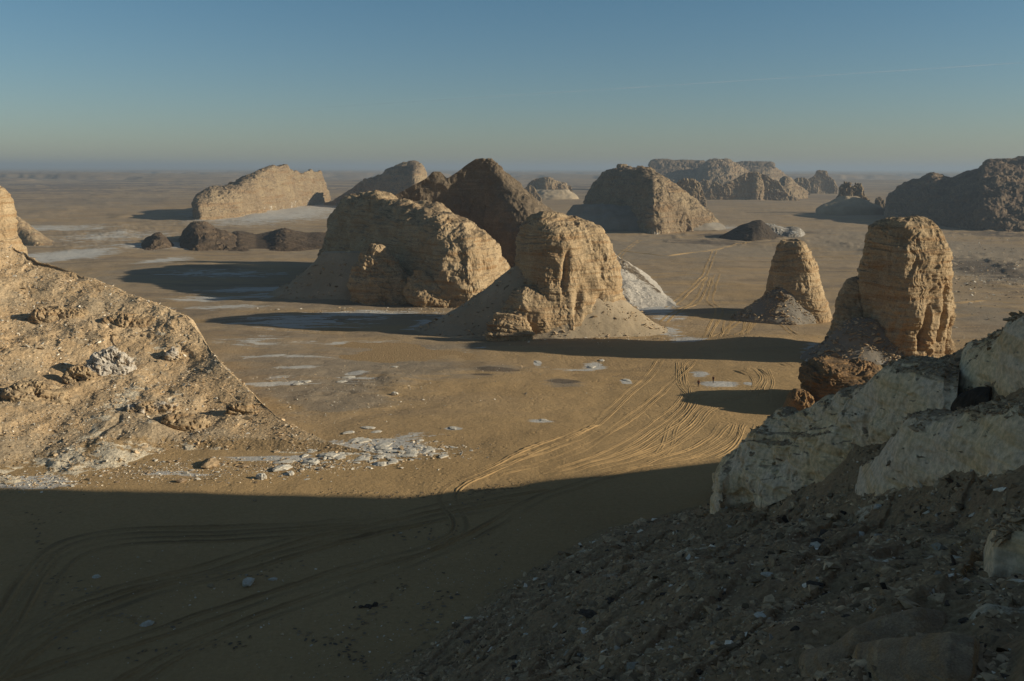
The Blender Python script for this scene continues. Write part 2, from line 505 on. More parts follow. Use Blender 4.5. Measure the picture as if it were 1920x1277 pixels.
def right_h(x, y, detail=True):
    yc = np.interp(x, XC, YC); zc = np.interp(x, XC, ZC)
    n = y - yc
    near = zc - 0.385 * n
    far = zc - 0.95 * n
    h = -np.logaddexp(-near / 1.2, -far / 1.2) * 1.2
    rr = np.hypot(x, y + 2)
    h = np.logaddexp(h / 1.5, (47.2 - 0.9 * rr) / 1.5) * 1.5
    if detail:
        up = sstep(-2, 4, h)
        h = h + up * (1.1 * fbm(x / 14, y / 14, .5, 3) + 0.3 * ridged(x / 5 + y / 9, y / 5, 3.3, 3))
        q = noise3((x * .79 - y * .61) / 2.6, (x * .61 + y * .79) / 14, 7.7)
        h = h + up * 0.4 * sstep(0.0, 0.18, q)
    h = 2.6 * np.logaddexp(0, h / 2.6) - .5
    # the ridge east of the frame stays under the line of the low sun that grazes it
    v = y * 0.99 + x * 0.14
    lim = (x - np.interp(v, BV, BX)) * math.tan(SUN_EL) / .99 + .5 * noise3(v / 5, 3.1, 0)
    h = np.where(x > 45, np.minimum(h, lim + 200 * sstep(72, 45, x)), h)
    return h


def march(px, py, fn, t0=15, t1=330, n=1600):
    d = ray(px, py)
    d = d / np.linalg.norm(d)
    t = np.linspace(t0, t1, n)
    P = np.array([0, 0, CAMZ]) + d * t[:, None]
    h = np.maximum(fn(P[:, 0], P[:, 1]), ground_h(P[:, 0], P[:, 1]))
    hit = np.nonzero(P[:, 2] <= h)[0]
    return P[hit[0]] if len(hit) else P[-1]


def build_right():
    az = np.radians(np.concatenate([np.linspace(-100, -14, 60)[:-1], np.linspace(-14, 32.5, 1050), np.linspace(32.5, 110, 160)[1:]]))
    dr = np.concatenate([np.linspace(0.5, 20, 40)[:-1], np.geomspace(20, 210, 1000), np.linspace(210, 330, 50)[1:]])
    R, A = np.meshgrid(dr, az, indexing='ij')
    X, Y = R * np.sin(A), R * np.cos(A)
    H = right_h(X, Y)
    fine = 0.22 * ridged(X / 1.7, Y / 1.7, 2.1, 3) + 0.12 * fbm(X / .5, Y / .5, 4.1, 2)
    H = H + fine * sstep(.3, 3, H) * np.clip(R / 90, .35, 1)
    G = ground_h(X, Y)
    F = grid_faces(len(dr), len(az))
    keep = (H.ravel()[F] > G.ravel()[F] - 0.6).any(1)
    F = F[keep]
    gr = np.clip(0.55 + 0.5 * noise3(X / 9, Y / 9, 8), 0, 1)
    # pale bedrock streaks running down the slope
    s = noise3((X * .61 + Y * .79) / 3.2, (X * .79 - Y * .61) / 20, 1.7) + 0.5 * noise3(X / 2, Y / 2, 6.6)
    ch = sstep(0.25, 0.65, s) * 0.62
    ch = ch + 0.28 * sstep(45, 18, R)
    used = np.unique(F)
    rm = np.full(X.size, -1); rm[used] = np.arange(len(used))
    P = np.stack([X, Y, H], -1).reshape(-1, 3)[used]
    o = mesh_np('hillside', P, rm[F][:, ::-1], M['righthill'], attrs={'chalk': (ch * sstep(1, 3, H)).ravel()[used], 'gravel': gr.ravel()[used],
                                                                               'sandy': (1.1 * sstep(4.0, -.3, H)).ravel()[used]})
    tag(o, kind='structure', label='shaded scree hillside falling from the right down to the sand')


build_right()


# ------------------------------------------------------------------ rock builders
def displace(P, N, st, sd):
    """st: dict of amplitudes in metres; sd: seed offset"""
    x, y, z = P[..., 0] + sd * 31.7, P[..., 1] + sd * 11.3, P[..., 2]
    d = 0
    L = st.get('L', 1.0)
    if st.get('big'):
        d = d + st['big'] * fbm(x / 11 / L, y / 11 / L, z / 11 / L, 3)
    msk = 0.12 + 1.1 * sstep(-.25, .45, noise3(x / 9 / L + 3, y / 9 / L, z / 9 / L))
    if st.get('rid'):
        d = d + msk * st['rid'] * (ridged(x / 3.6 / L, y / 3.6 / L, z / 4.6 / L, 4, 0.55) - .5)
    if st.get('flute'):
        w = noise3(x / 6, y / 6, z / 6) * 1.0
        f = ridged(x / 3.2 / L + w, y / 3.2 / L + w, z / 26 / L, 3, 0.5)
        d = d + st['flute'] * (f - .4)
    if st.get('strat'):
        z = z + st.get('dip', 0) * (P[..., 0] - .4 * P[..., 1])
        w = fbm(x / 12, y / 12, z / 9, 2) * 1.1
        s1 = noise3(x / 30, y / 30, z / 1.5 / L + w)
        s2 = noise3(x / 18, y / 18, z / .6 / L + w * 2 + 9)
        d = d + st['strat'] * (sstep(-.25, .25, s1) - .5 + .45 * (sstep(-.2, .2, s2) - .5))
    if st.get('pit'):
        n = noise3(x / 2.2 / L, y / 2.2 / L, z / 2.9 / L)
        d = d - msk * st['pit'] * sstep(0.22, 0.42, n)
        n = noise3(x / 1.1 / L + 40, y / 1.1 / L, z / 1.6 / L)
        d = d - 0.45 * st['pit'] * sstep(0.2, 0.4, n)
    if st.get('fine'):
        d = d + st['fine'] * fbm(x / .8, y / .8, z / .8, 3, 0.6)
    return P + N * np.asarray(d)[..., None]


ROCKY = dict(big=1.5, rid=.22, flute=.22, strat=.26, pit=.28, fine=.05)
TALUS = dict(big=.5, rid=.06, fine=.03)


def vloft(name, rows, Y, mat, parent=None, dr=0.85, n=2.5, yaw=0.0, st=ROCKY, nth=420, nz=260, seed=1, chalk=None, zbot=None,
          sink=1.5, sm=5, cy=0.0, cleft=None):
    """rounded mass standing upright; rows = (y, left x, right x) of its outline at depth Y"""
    rows = np.array(rows, float)
    a, b = atY(rows[:, 1], rows[:, 0], Y), atY(rows[:, 2], rows[:, 0], Y)
    z, xl, xr = a[:, 2], a[:, 0], b[:, 0]
    zb = -sink if zbot is None else zbot
    if z[-1] > zb:
        z = np.append(z, zb); xl = np.append(xl, xl[-1] - (0.3)); xr = np.append(xr, xr[-1] + .3)
    w = (xr - xl) / 2
    s = np.concatenate([[0], np.cumsum(np.hypot(np.diff(z), np.diff(w)) + 1e-3)]); s /= s[-1]
    t = np.linspace(0, 1, nz)
    z, xl, xr = [smooth1(np.interp(t, s, q), sm) for q in (z, xl, xr)]
    c, w = (xl + xr) / 2, np.maximum((xr - xl) / 2, 0.02)
    w[0] = 0.01
    th = np.linspace(0, 2 * np.pi, nth, endpoint=False)
    ux = np.sign(np.cos(th)) * np.abs(np.cos(th)) ** (2 / n)
    uy = np.sign(np.sin(th)) * np.abs(np.sin(th)) ** (2 / n) * dr
    cu, su = math.cos(yaw), math.sin(yaw)
    ux, uy = ux * cu - uy * su, ux * su + uy * cu
    k = 1 / np.abs(ux).max()
    ux, uy = ux * k, uy * k
    X = c[:, None] + w[:, None] * ux
    Yy = Y + cy * (z[0] - z)[:, None] + w[:, None] * uy
    Z = np.broadcast_to(z[:, None], X.shape)
    P = np.stack([X, Yy, Z], -1)
    N = grid_normals(P, True)
    out = np.stack([X - c[:, None], Yy - Y, Z * 0 + 1e-3], -1)
    if (N * out).sum() < 0:
        N = -N
    h = (Z - Z.min()) / (Z.max() - Z.min())
    fade = sstep(0, .03, t)[:, None]
    P2 = displace(P, N, st, seed)
    P = P + (P2 - P) * fade[..., None]
    if cleft is not None:
        for (x0, zlo, zhi, wd, dp) in cleft:
            f = np.exp(-((P[..., 0] - x0 - .12 * (Z - zlo)) / wd) ** 2) * sstep(zlo - 2, zlo + 2, Z) * sstep(zhi + 2, zhi - 2, Z)
            P = P - N * (f * dp)[..., None]
    ch = np.zeros(X.shape) if chalk is None else chalk(P, h)
    F = grid_faces(nz, nth, True)
    org = None if parent is not None else (float(c[-1]), Y, 0)
    return mesh_np(name, P, F, mat, parent, origin=org, attrs={'chalk': ch})


def hloft(name, cols, Yc, mat, parent=None, n=2.4, far=1.0, st=ROCKY, nx=460, ns=240, seed=1, chalk=None, prof=None, sink=1.5,
          sm=4, basefn=None, w0=None, gravel=False, hfn=None):
    """long mass: cols = (x, top y, base y[, crest depth]) read along its skyline"""
    cols = np.array(cols, float)
    if cols.shape[1] == 3:
        cols = np.column_stack([cols, np.full(len(cols), float(Yc))])
    s = np.concatenate([[0], np.cumsum(np.hypot(np.diff(cols[:, 0]), np.diff(cols[:, 1])))]); s /= s[-1]
    t = np.linspace(0, 1, nx)
    px, yt, yb, yc = [smooth1(np.interp(t, s, cols[:, i]), sm) for i in range(4)]
    if basefn is None:
        B = atG(px, yb); zb = np.zeros(nx)
        ynear = B[:, 1]
    else:
        H = np.array([basefn(cols[i, 0], cols[i, 2]) for i in range(len(cols))])
        ynear = smooth1(np.interp(t, s, H[:, 1]), sm); zb = smooth1(np.interp(t, s, H[:, 2]), sm)
        yc = ynear + w0
    top = atY(px, yt, yc)
    wn_ = np.maximum(yc - ynear, 0.5)
    wf = wn_ * far if np.isscalar(far) else np.full(nx, far[0])
    T = np.maximum(top[:, 2], zb + 0.1)
    if prof is None:
        ph = np.linspace(0, np.pi, ns)
        v = -np.sign(np.cos(ph)) * np.abs(np.cos(ph)) ** (2 / n)
        zf = np.sin(ph) ** (2 / n)
    else:
        pv, pz = np.array(prof).T
        ss = np.concatenate([[0], np.cumsum(np.hypot(np.diff(pv), np.diff(pz)))]); ss /= ss[-1]
        q = np.linspace(0, 1, ns)
        v, zf = smooth1(np.interp(q, ss, pv), max(2, ns // 60)), smooth1(np.interp(q, ss, pz), max(2, ns // 60))
    ww = np.where(v[None, :] < 0, wn_[:, None], wf[:, None])
    dirx = (top[:, 0] / yc)[:, None]
    Yy = yc[:, None] + v * ww
    X = dirx * Yy
    z0 = zb - sink
    Z = z0[:, None] + (T - z0)[:, None] * zf
    if hfn is not None:
        dd = np.clip((1 + v)[None, :] * wn_[:, None], 0, None)
        Z = np.where(v[None, :] < 0, z0[:, None] + (T - z0)[:, None] * hfn(dd) / hfn(wn_)[:, None], Z)
    P = np.stack([X, Yy, Z], -1)
    N = grid_normals(P, False)
    if N[..., 2].sum() < 0:
        N = -N
    P2 = displace(P, N, st, seed)
    edge = sstep(0, .03, t) * sstep(1, .97, t)
    edge = edge * np.clip((T - zb) / (14 if gravel else 9), .07, 1)
    P = P + (P2 - P) * edge[:, None, None]
    h = (Z - zb[:, None]) / np.maximum(T - zb, 1)[:, None]
    ch = np.zeros(X.shape) if chalk is None else chalk(P, h)
    at = {'chalk': ch, 'sandy': (sstep(2.2, .2, Z) * .85 if gravel else np.zeros(X.shape))}
    if gravel:
        at['gravel'] = gravel(P, h)
    F = grid_faces(nx, ns)[:, ::-1]
    org = None if parent is not None else (float(X.mean()), float(np.mean(yc)), 0)
    return mesh_np(name, P, F, mat, parent, origin=org, attrs=at)


def base(px, py):
    p = atG(px, py)
    return (float(p[0]), float(p[1]), 0.0)


def lowchalk(a=0.55, f=0.16):
    return lambda P, h: a * sstep(f, 0.0, h)


# ------------------------------------------------------------------ left sunlit hill
def left_chalk(P, h):
    c = 0.45 * sstep(0.12, 0.0, h) * sstep(-130, -60, P[..., 0] * 1.0 + 0) + .35 * sstep(.1, 0, h)
    for (px, py, Y, r) in [(210, 680, 172, 3.4), (285, 772, 160, 2.6), (330, 665, 190, 1.8), (60, 745, 160, 3), (130, 740, 160, 3), (100, 830, 142, 5)]:
        q = atY(px, py, Y)
        d = np.hypot(P[..., 0] - q[0], (P[..., 2] - q[2]) * 1.0)
        c = np.maximum(c, 0.66 * np.exp(-(d / r) ** 2))
    return c


def left_gravel(P, h):
    n = noise3(P[..., 0] / 12, P[..., 1] / 12, P[..., 2] / 8)
    return 0.30 + 0.5 * n + 0.3 * sstep(0.35, 0.1, h)


def slope_h(d):
    return .13 * d + .0016 * d * d


LH = []
for (px, yt, yb) in [(-420, 330, 1010), (-160, 395, 960), (-20, 446, 925), (4, 455, 916), (34, 466, 911), (60, 478, 908), (120, 500, 900), (200, 538, 890), (300, 575, 883),
                     (340, 594, 880), (372, 622, 878), (420, 690, 875), (455, 722, 873), (490, 752, 871), (520, 782, 869.5), (560, 804, 868), (620, 831, 865), (700, 849, 861), (755, 857, 859)]:
    yf = atG(px, yb)[1]
    Yq = np.linspace(yf + .3, 240, 900)
    ok_ = np.nonzero(slope_h(Yq - yf) >= atY(np.full(900, px), np.full(900, yt), Yq)[:, 2])[0]
    LH.append((px, yt, yb, float(Yq[ok_[0]]) if len(ok_) else 240.0))
lprof = [(-1, 0), (-.88, .06), (-.74, .15), (-.6, .27), (-.46, .42), (-.34, .58), (-.22, .74), (-.1, .9), (0, 1), (.2, .93), (.5, .6), (1, 0)]
hl = hloft('rock_hill', LH, 0, M['lefthill'], n=1.3, far=0.3, prof=lprof, nx=1150, ns=760, sm=6, seed=3, sink=1.1, hfn=slope_h,
           st=dict(big=1.5, rid=.20, strat=.14, dip=.35, pit=.3, fine=.045, L=1.5), chalk=left_chalk, gravel=left_gravel)
tag(hl, 'big sunlit tan rock hill filling the left edge, white chalk at its foot', 'rock hill')

cr = vloft('rock_crag', [(340, -95, -60), (346, -110, -30), (354, -118, -8), (362, -124, 4), (380, -130, 8), (410, -138, 11), (432, -144, 15), (455, -150, 26), (480, -158, 38), (510, -165, 48)], 238, M['rock'],
           dr=.7, n=2.6, yaw=.5, seed=90, nth=360, nz=200, zbot=8)
tag(cr, 'steep sunlit crag crowning the left hill at the very edge of the picture', 'rock formation')
def hill_at(px, py):
    yf = atG(px, np.interp(px, [q[0] for q in LH], [q[2] for q in LH]))[1]
    Yq = np.linspace(yf + .3, 250, 1500)
    w_ = np.nonzero(slope_h(Yq - yf) >= atY(np.full(1500, px), np.full(1500, py), Yq)[:, 2])[0]
    return float(Yq[w_[0]]) if len(w_) else 240.0


for k, (px, py, w_, h_, ck, lab) in enumerate([
        (208, 700, 88, 58, .75, 'white hollowed chalk outcrop in the middle of the left hill'),
        (285, 778, 100, 34, .5, 'pale chalk ledge low on the left hill, below the hollowed one'),
        (60, 752, 130, 46, .35, 'broken tan outcrop low at the left edge of the left hill'),
        (150, 716, 70, 40, .1, 'brown crag just left of the hollowed chalk outcrop'),
        (345, 800, 90, 30, .1, 'tan ledge at the lower right of the left hill'),
        (455, 778, 60, 30, .0, 'small tan outcrop on the right shoulder of the left hill'),
        (330, 668, 34, 14, .6, 'small white ledge high on the right flank of the left hill'),
        (110, 600, 110, 34, .0, 'smooth peach-coloured ledge on the upper left hill'),
        (250, 612, 110, 30, .0, 'long tan ledge under the skyline of the left hill')]):
    Yp = hill_at(px, py)
    zg = float(atY(px, py, Yp)[2])
    o = vloft('hill_outcrop', [(py - .8 * h_, px - .14 * w_, px + .05 * w_), (py - .68 * h_, px - .3 * w_, px + .2 * w_), (py - .4 * h_, px - .44 * w_, px + .38 * w_), (py, px - .5 * w_, px + .5 * w_),
                               (py + .35 * h_, px - .54 * w_, px + .56 * w_)], Yp + 2.5, M['rock'], dr=.42, n=2.2, yaw=.3, seed=300 + k, nth=240, nz=130, zbot=zg - 3, sm=5,
              st=dict(big=1.0, rid=.34, strat=.22, dip=.4, pit=.75, fine=.05, L=.45), chalk=lambda P, h, ck=ck: ck + 0 * h)
    tag(o, lab, 'rock outcrop')
hloft_small = empty('rock_outcrop', base(20, 455), 'small sunlit tan crag just behind the top of the left hill', 'rock formation')
hloft('rock_face', [(-60, 400, 455), (0, 402, 457), (30, 402, 458), (45, 415, 459), (62, 428, 460), (85, 445, 460), (110, 458, 461)], 600, M['rock'],
      hloft_small, n=1.7, st=dict(big=1.2, rid=.4, fine=.1), nx=160, ns=100, seed=9)

# ------------------------------------------------------------------ the two great rocks in the middle
front = empty('rock_formation', base(1075, 625), 'sheer sunlit rock in the centre, sand heaped against its left side', 'rock formation', None)
c0 = float(atY(1045, 500, 268)[0])
vloft('rock_face', [(396, 1012, 1040), (399, 998, 1062), (406, 988, 1088), (418, 981, 1108), (428, 977, 1126), (450, 975, 1140), (480, 970, 1150), (510, 966, 1160),
                    (540, 963, 1167), (570, 962, 1173), (592, 962, 1180), (610, 960, 1186)], 277, M['rock'], front, dr=0.8, n=3.1, yaw=0.56, seed=2, nth=620, nz=420,
      chalk=lambda P, h: 0.42 * np.exp(-((h - .89) / .03) ** 2) * sstep(5, 20, P[..., 0]) + .3 * sstep(.22, .1, h), sm=4,
      cleft=[(c0 + 1.5, 14, 25, 1.0, 1.7), (c0 + 5.5, 6, 15, 1.2, 1.2), (c0 + 12, 4, 12, 1.0, .8)])
vloft('rock_shoulder', [(535, 985, 1005), (545, 965, 1035), (565, 950, 1060), (590, 945, 1072), (612, 948, 1070)], 265, M['rock'], front, dr=.6, n=2.4, seed=5,
      nth=300, nz=180)
vloft('sand_skirt', [(498, 966, 985), (512, 948, 1040), (540, 912, 1120), (565, 878, 1175), (588, 845, 1205), (604, 815, 1228), (617, 780, 1256), (624, 750, 1280)], 274, M['talus'],
      front, dr=.43, n=2.0, st=TALUS, seed=4, nth=420, nz=200, chalk=lambda P, h: .5 * sstep(.14, .0, h), sm=8)
vloft('rubble_ledge', [(588, 935, 960), (595, 925, 985), (608, 915, 995), (622, 915, 1000)], 256, M['rock'], front, dr=.37, n=2.2, seed=7, nth=220, nz=90,
      st=dict(rid=.5, strat=.6, pit=.4, fine=.12))

left = empty('rock_formation', base(780, 575), 'wide humped rock left of centre with a sand ramp on its left', 'rock formation', None)
hloft('rock_face', [(590, 505, 520, 425), (601, 480, 523, 423), (616, 435, 527, 420), (632, 392, 531, 417), (645, 376, 534, 412), (665, 366, 540, 405), (700, 363, 549, 395), (760, 377, 565, 372), (830, 393, 580, 352),
                    (880, 412, 582, 345), (915, 440, 577, 343), (938, 472, 570, 343), (952, 510, 564, 344), (964, 555, 560, 345)], 352, M['rock'], left, n=2.7, far=.8, seed=6, nx=640, ns=460,
      st=dict(big=2.3, rid=.28, flute=.15, strat=.26, pit=.36, fine=.06), sm=9)
vloft('lower_crag', [(456, 692, 702), (463, 680, 718), (480, 668, 735), (505, 660, 752), (530, 655, 768), (550, 655, 795), (565, 660, 825)], 329, M['rock'], left, dr=.55, n=2.0, seed=8, nth=340,
      nz=220, st=dict(big=2.4, rid=.5, strat=.2, pit=.6, fine=.12))
vloft('low_spur', [(505, 775, 790), (520, 765, 815), (540, 760, 845), (560, 765, 880), (572, 780, 900)], 319, M['rock'], left, dr=.5, n=2.0, seed=88, nth=260, nz=140,
      st=dict(big=1.8, rid=.5, strat=.2, pit=.6, fine=.12))
vloft('sand_skirt', [(470, 608, 690), (490, 590, 745), (512, 565, 800), (532, 538, 860), (549, 508, 910), (561, 475, 950), (569, 440, 985)], 346, M['talus'], left,
      dr=.42, n=2.0, st=TALUS, seed=10, nth=420, nz=180, chalk=lambda P, h: .5 * sstep(.2, .0, h), sm=8)

brown = hloft('brown_hill', [(640, 420, 500, 440), (690, 392, 500, 440), (730, 372, 500, 440), (770, 350, 500, 440), (800, 335, 500, 440), (812, 322, 500, 440), (826, 322, 500, 440), (838, 335, 500, 440), (858, 322, 500, 440), (878, 307, 500, 440), (893, 298, 502, 440),
                             (906, 297, 505, 440), (922, 303, 510, 440), (945, 320, 520, 440), (965, 337, 525, 440), (1000, 364, 535, 440), (1040, 398, 550, 438), (1090, 436, 570, 428),
                             (1150, 480, 585, 405), (1200, 515, 590, 380), (1235, 546, 592, 353), (1268, 580, 594, 322)], 440, M['brown'], n=1.25, far=.9, seed=12, nx=620, ns=360,
              st=dict(big=1.5, rid=.5, pit=.2, fine=.1, L=1.1), sm=2, chalk=lambda P, h: .95 * sstep(1.4, .6, h) * sstep(28, 50, P[..., 0]))
tag(brown, 'tall dark brown gravel hill with a pointed peak behind the two central rocks', 'hill')

# ------------------------------------------------------------------ tower and its small neighbour
tower = empty('rock_tower', base(1690, 670), 'tall round-topped rock tower on the right with a low shoulder', 'rock tower')
t0 = float(atY(1700, 600, 234)[0])
vloft('rock_face', [(409, 1688, 1716), (411, 1670, 1734), (416, 1655, 1744), (427, 1642, 1754), (445, 1631, 1762), (475, 1623, 1769), (510, 1621, 1773), (550, 1621, 1775), (590, 1623, 1774),
                    (620, 1628, 1773), (650, 1636, 1774), (668, 1640, 1778)], 234, M['rock'], tower, dr=.95, n=3.3, yaw=.37, seed=13, nth=600, nz=480, sm=4,
      st=dict(big=1.2, rid=.2, flute=.34, strat=.26, pit=.3, fine=.05), chalk=lambda P, h: .34 * sstep(.45, .05, h) * sstep(-2, 4, P[..., 0] - t0),
      cleft=[(t0 - .5, 4, 15, .8, 1.8), (t0 + 5.0, 6, 20, .8, 1.6), (t0 + 8.5, 2, 12, .9, 1.5)])
vloft('rock_shoulder', [(521, 1605, 1640), (530, 1590, 1650), (545, 1578, 1655), (570, 1566, 1660), (600, 1558, 1660), (632, 1552, 1660)], 241, M['rock'], tower, dr=.6, n=2.4, seed=14,
      nth=260, nz=200)
vloft('sand_skirt', [(596, 1600, 1640), (606, 1582, 1655), (622, 1562, 1680), (640, 1545, 1705), (655, 1525, 1722), (666, 1500, 1740)], 231, M['talus_grey'], tower, dr=.5, n=2.0, st=TALUS,
      seed=15, nth=320, nz=160, chalk=lambda P, h: .5 * sstep(.5, .1, h), sm=7)

cone = empty('rock_tower', base(1490, 590), 'short tapering rock with flat tip left of the tall round tower', 'rock tower')
vloft('rock_face', [(452, 1468, 1492), (454, 1463, 1505), (462, 1458, 1511), (475, 1452, 1520), (500, 1445, 1532), (520, 1440, 1536), (545, 1434, 1543), (570, 1428, 1551),
                    (590, 1426, 1556), (602, 1430, 1556)], 296, M['rock'], cone, dr=.9, n=3.0, yaw=-.45, seed=16, nth=360, nz=260, st=dict(big=.9, rid=.26, strat=.25, pit=.32, fine=.08))
vloft('sand_skirt', [(536, 1462, 1482), (547, 1446, 1496), (560, 1428, 1510), (574, 1408, 1524), (586, 1388, 1534), (593, 1372, 1540)], 291, M['talus_grey'], cone, dr=.6, n=2.0, st=TALUS, seed=17,
      nth=260, nz=120, sm=6)

# ------------------------------------------------------------------ middle distance
FARST = dict(big=2.6, rid=.8, flute=.7, strat=.7, pit=.5, L=2.0)
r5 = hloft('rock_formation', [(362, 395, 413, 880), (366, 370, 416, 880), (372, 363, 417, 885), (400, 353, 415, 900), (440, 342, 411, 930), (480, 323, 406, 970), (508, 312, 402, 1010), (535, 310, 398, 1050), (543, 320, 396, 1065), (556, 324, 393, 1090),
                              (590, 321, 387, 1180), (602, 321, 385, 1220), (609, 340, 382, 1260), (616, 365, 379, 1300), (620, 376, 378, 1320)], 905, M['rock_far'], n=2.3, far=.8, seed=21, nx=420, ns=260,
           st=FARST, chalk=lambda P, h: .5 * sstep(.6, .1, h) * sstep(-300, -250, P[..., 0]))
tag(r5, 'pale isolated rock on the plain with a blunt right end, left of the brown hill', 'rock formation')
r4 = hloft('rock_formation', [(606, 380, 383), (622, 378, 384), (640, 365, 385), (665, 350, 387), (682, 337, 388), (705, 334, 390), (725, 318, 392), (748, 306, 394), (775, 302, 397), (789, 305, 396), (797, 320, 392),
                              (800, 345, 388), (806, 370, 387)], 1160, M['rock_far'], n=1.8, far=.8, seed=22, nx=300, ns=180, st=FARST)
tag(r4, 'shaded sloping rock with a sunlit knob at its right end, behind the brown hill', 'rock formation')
r6e = empty('rock_formation', base(1225, 432), 'broad domed rock right of centre with a little knob on top', 'rock formation')
hloft('rock_face', [(1085, 415, 417, 880), (1093, 393, 418, 870), (1100, 370, 419, 860), (1112, 346, 420, 850), (1130, 329, 422, 835), (1152, 318, 425, 820), (1180, 315, 430, 800), (1205, 316, 435, 780), (1225, 323, 438, 765), (1245, 334, 438, 755), (1270, 351, 436, 755),
                    (1300, 373, 434, 758), (1325, 395, 432, 762), (1345, 412, 430, 766), (1358, 424, 429, 768)], 760, M['rock_far'], r6e, n=2.6, far=.8, seed=23, nx=460, ns=300, st=FARST,
      chalk=lowchalk(.5, .2))
vloft('balanced_knob', [(307, 1160, 1172), (309, 1156, 1177), (313, 1155, 1179), (316, 1158, 1176), (320, 1160, 1174)], 812, M['rock_far'], r6e, dr=.8, n=2.4, seed=24, nth=70, nz=40,
      st=dict(rid=.5, fine=.2), zbot=44)
vloft('summit_stone', [(310, 1197, 1204), (313, 1194, 1208), (320, 1192, 1212)], 812, M['rock_far'], r6e, dr=.8, n=2.4, seed=25, nth=60, nz=30, st=dict(rid=.5), zbot=44)
sk = vloft('sand_skirt', [(382, 1075, 1130), (392, 1068, 1200), (405, 1058, 1290), (415, 1050, 1340), (420, 1040, 1362)], 745, M['talus_grey'], r6e, dr=.4, n=2, st=dict(big=1.5), seed=26, nth=160, nz=60)

r6b = empty('rock_formation', base(1040, 372), 'distant flat-topped rock with pale sand foot between brown hill and domed rock', 'rock formation')
hloft('rock_face', [(985, 365, 371), (990, 345, 372), (1002, 335, 372), (1020, 332, 373), (1040, 337, 373), (1052, 343, 373), (1060, 343, 373), (1064, 349, 373), (1071, 347, 372), (1075, 365, 372)], 1500,
      M['rock_far'], r6b, n=2.8, seed=27, nx=220, ns=110, st=FARST)
vloft('sand_skirt', [(355, 1005, 1065), (362, 990, 1076), (369, 970, 1084)], 1480, M['talus'], r6b, dr=.5, n=2, st=dict(big=1.5), seed=28, nth=120, nz=40)
sp = hloft('rock_spire', [(980, 366, 371), (984, 352, 372), (992, 346, 373), (1000, 350, 374), (1008, 364, 374), (1016, 374, 375)], 1240, M['rock_far'], n=2.2, seed=29, nx=90, ns=60, st=dict(rid=1.0, flute=1.0, L=2))
tag(sp, 'small pointed rock peeping over the right flank of the brown hill', 'rock formation')


def mesa(cols, Y, label, seed, n=2.0, base_y=None, mat='rock_far', cap=None, name='mesa'):
    e = empty(name, base(cols[len(cols) // 2][0], cols[len(cols) // 2][2]), label, 'mesa')
    hloft('slope', cols, Y, M[mat], e, n=n, seed=seed, nx=300, ns=160, st=dict(big=3.5, rid=1.6, flute=1.8, strat=1.0, L=3))
    if cap:
        hloft('cap_rock', cap, Y, M['brown'], e, n=5, seed=seed + 1, nx=200, ns=60, st=dict(big=2, rid=1.5, flute=1.5, L=3), far=(60,), w0=60,
              basefn=lambda px, py, Y=Y: atY(px, py, Y - 60))
    return e


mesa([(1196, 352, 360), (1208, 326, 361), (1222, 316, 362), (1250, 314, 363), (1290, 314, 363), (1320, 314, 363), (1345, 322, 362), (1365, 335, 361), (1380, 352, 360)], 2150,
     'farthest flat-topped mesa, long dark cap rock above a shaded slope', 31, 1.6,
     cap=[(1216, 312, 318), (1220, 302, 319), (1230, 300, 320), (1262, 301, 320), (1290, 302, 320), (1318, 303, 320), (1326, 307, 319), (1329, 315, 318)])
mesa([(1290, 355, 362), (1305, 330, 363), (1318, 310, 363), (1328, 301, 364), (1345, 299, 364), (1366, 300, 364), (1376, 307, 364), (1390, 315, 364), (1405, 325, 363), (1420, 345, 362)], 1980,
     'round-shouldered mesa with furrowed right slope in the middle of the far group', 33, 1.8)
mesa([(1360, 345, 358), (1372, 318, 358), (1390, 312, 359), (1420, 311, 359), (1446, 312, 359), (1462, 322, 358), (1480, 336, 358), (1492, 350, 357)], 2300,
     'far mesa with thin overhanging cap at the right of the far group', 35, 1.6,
     cap=[(1376, 311, 315), (1380, 305, 315), (1400, 304, 316), (1430, 304, 316), (1446, 304, 316), (1452, 309, 315), (1453, 313, 315)])

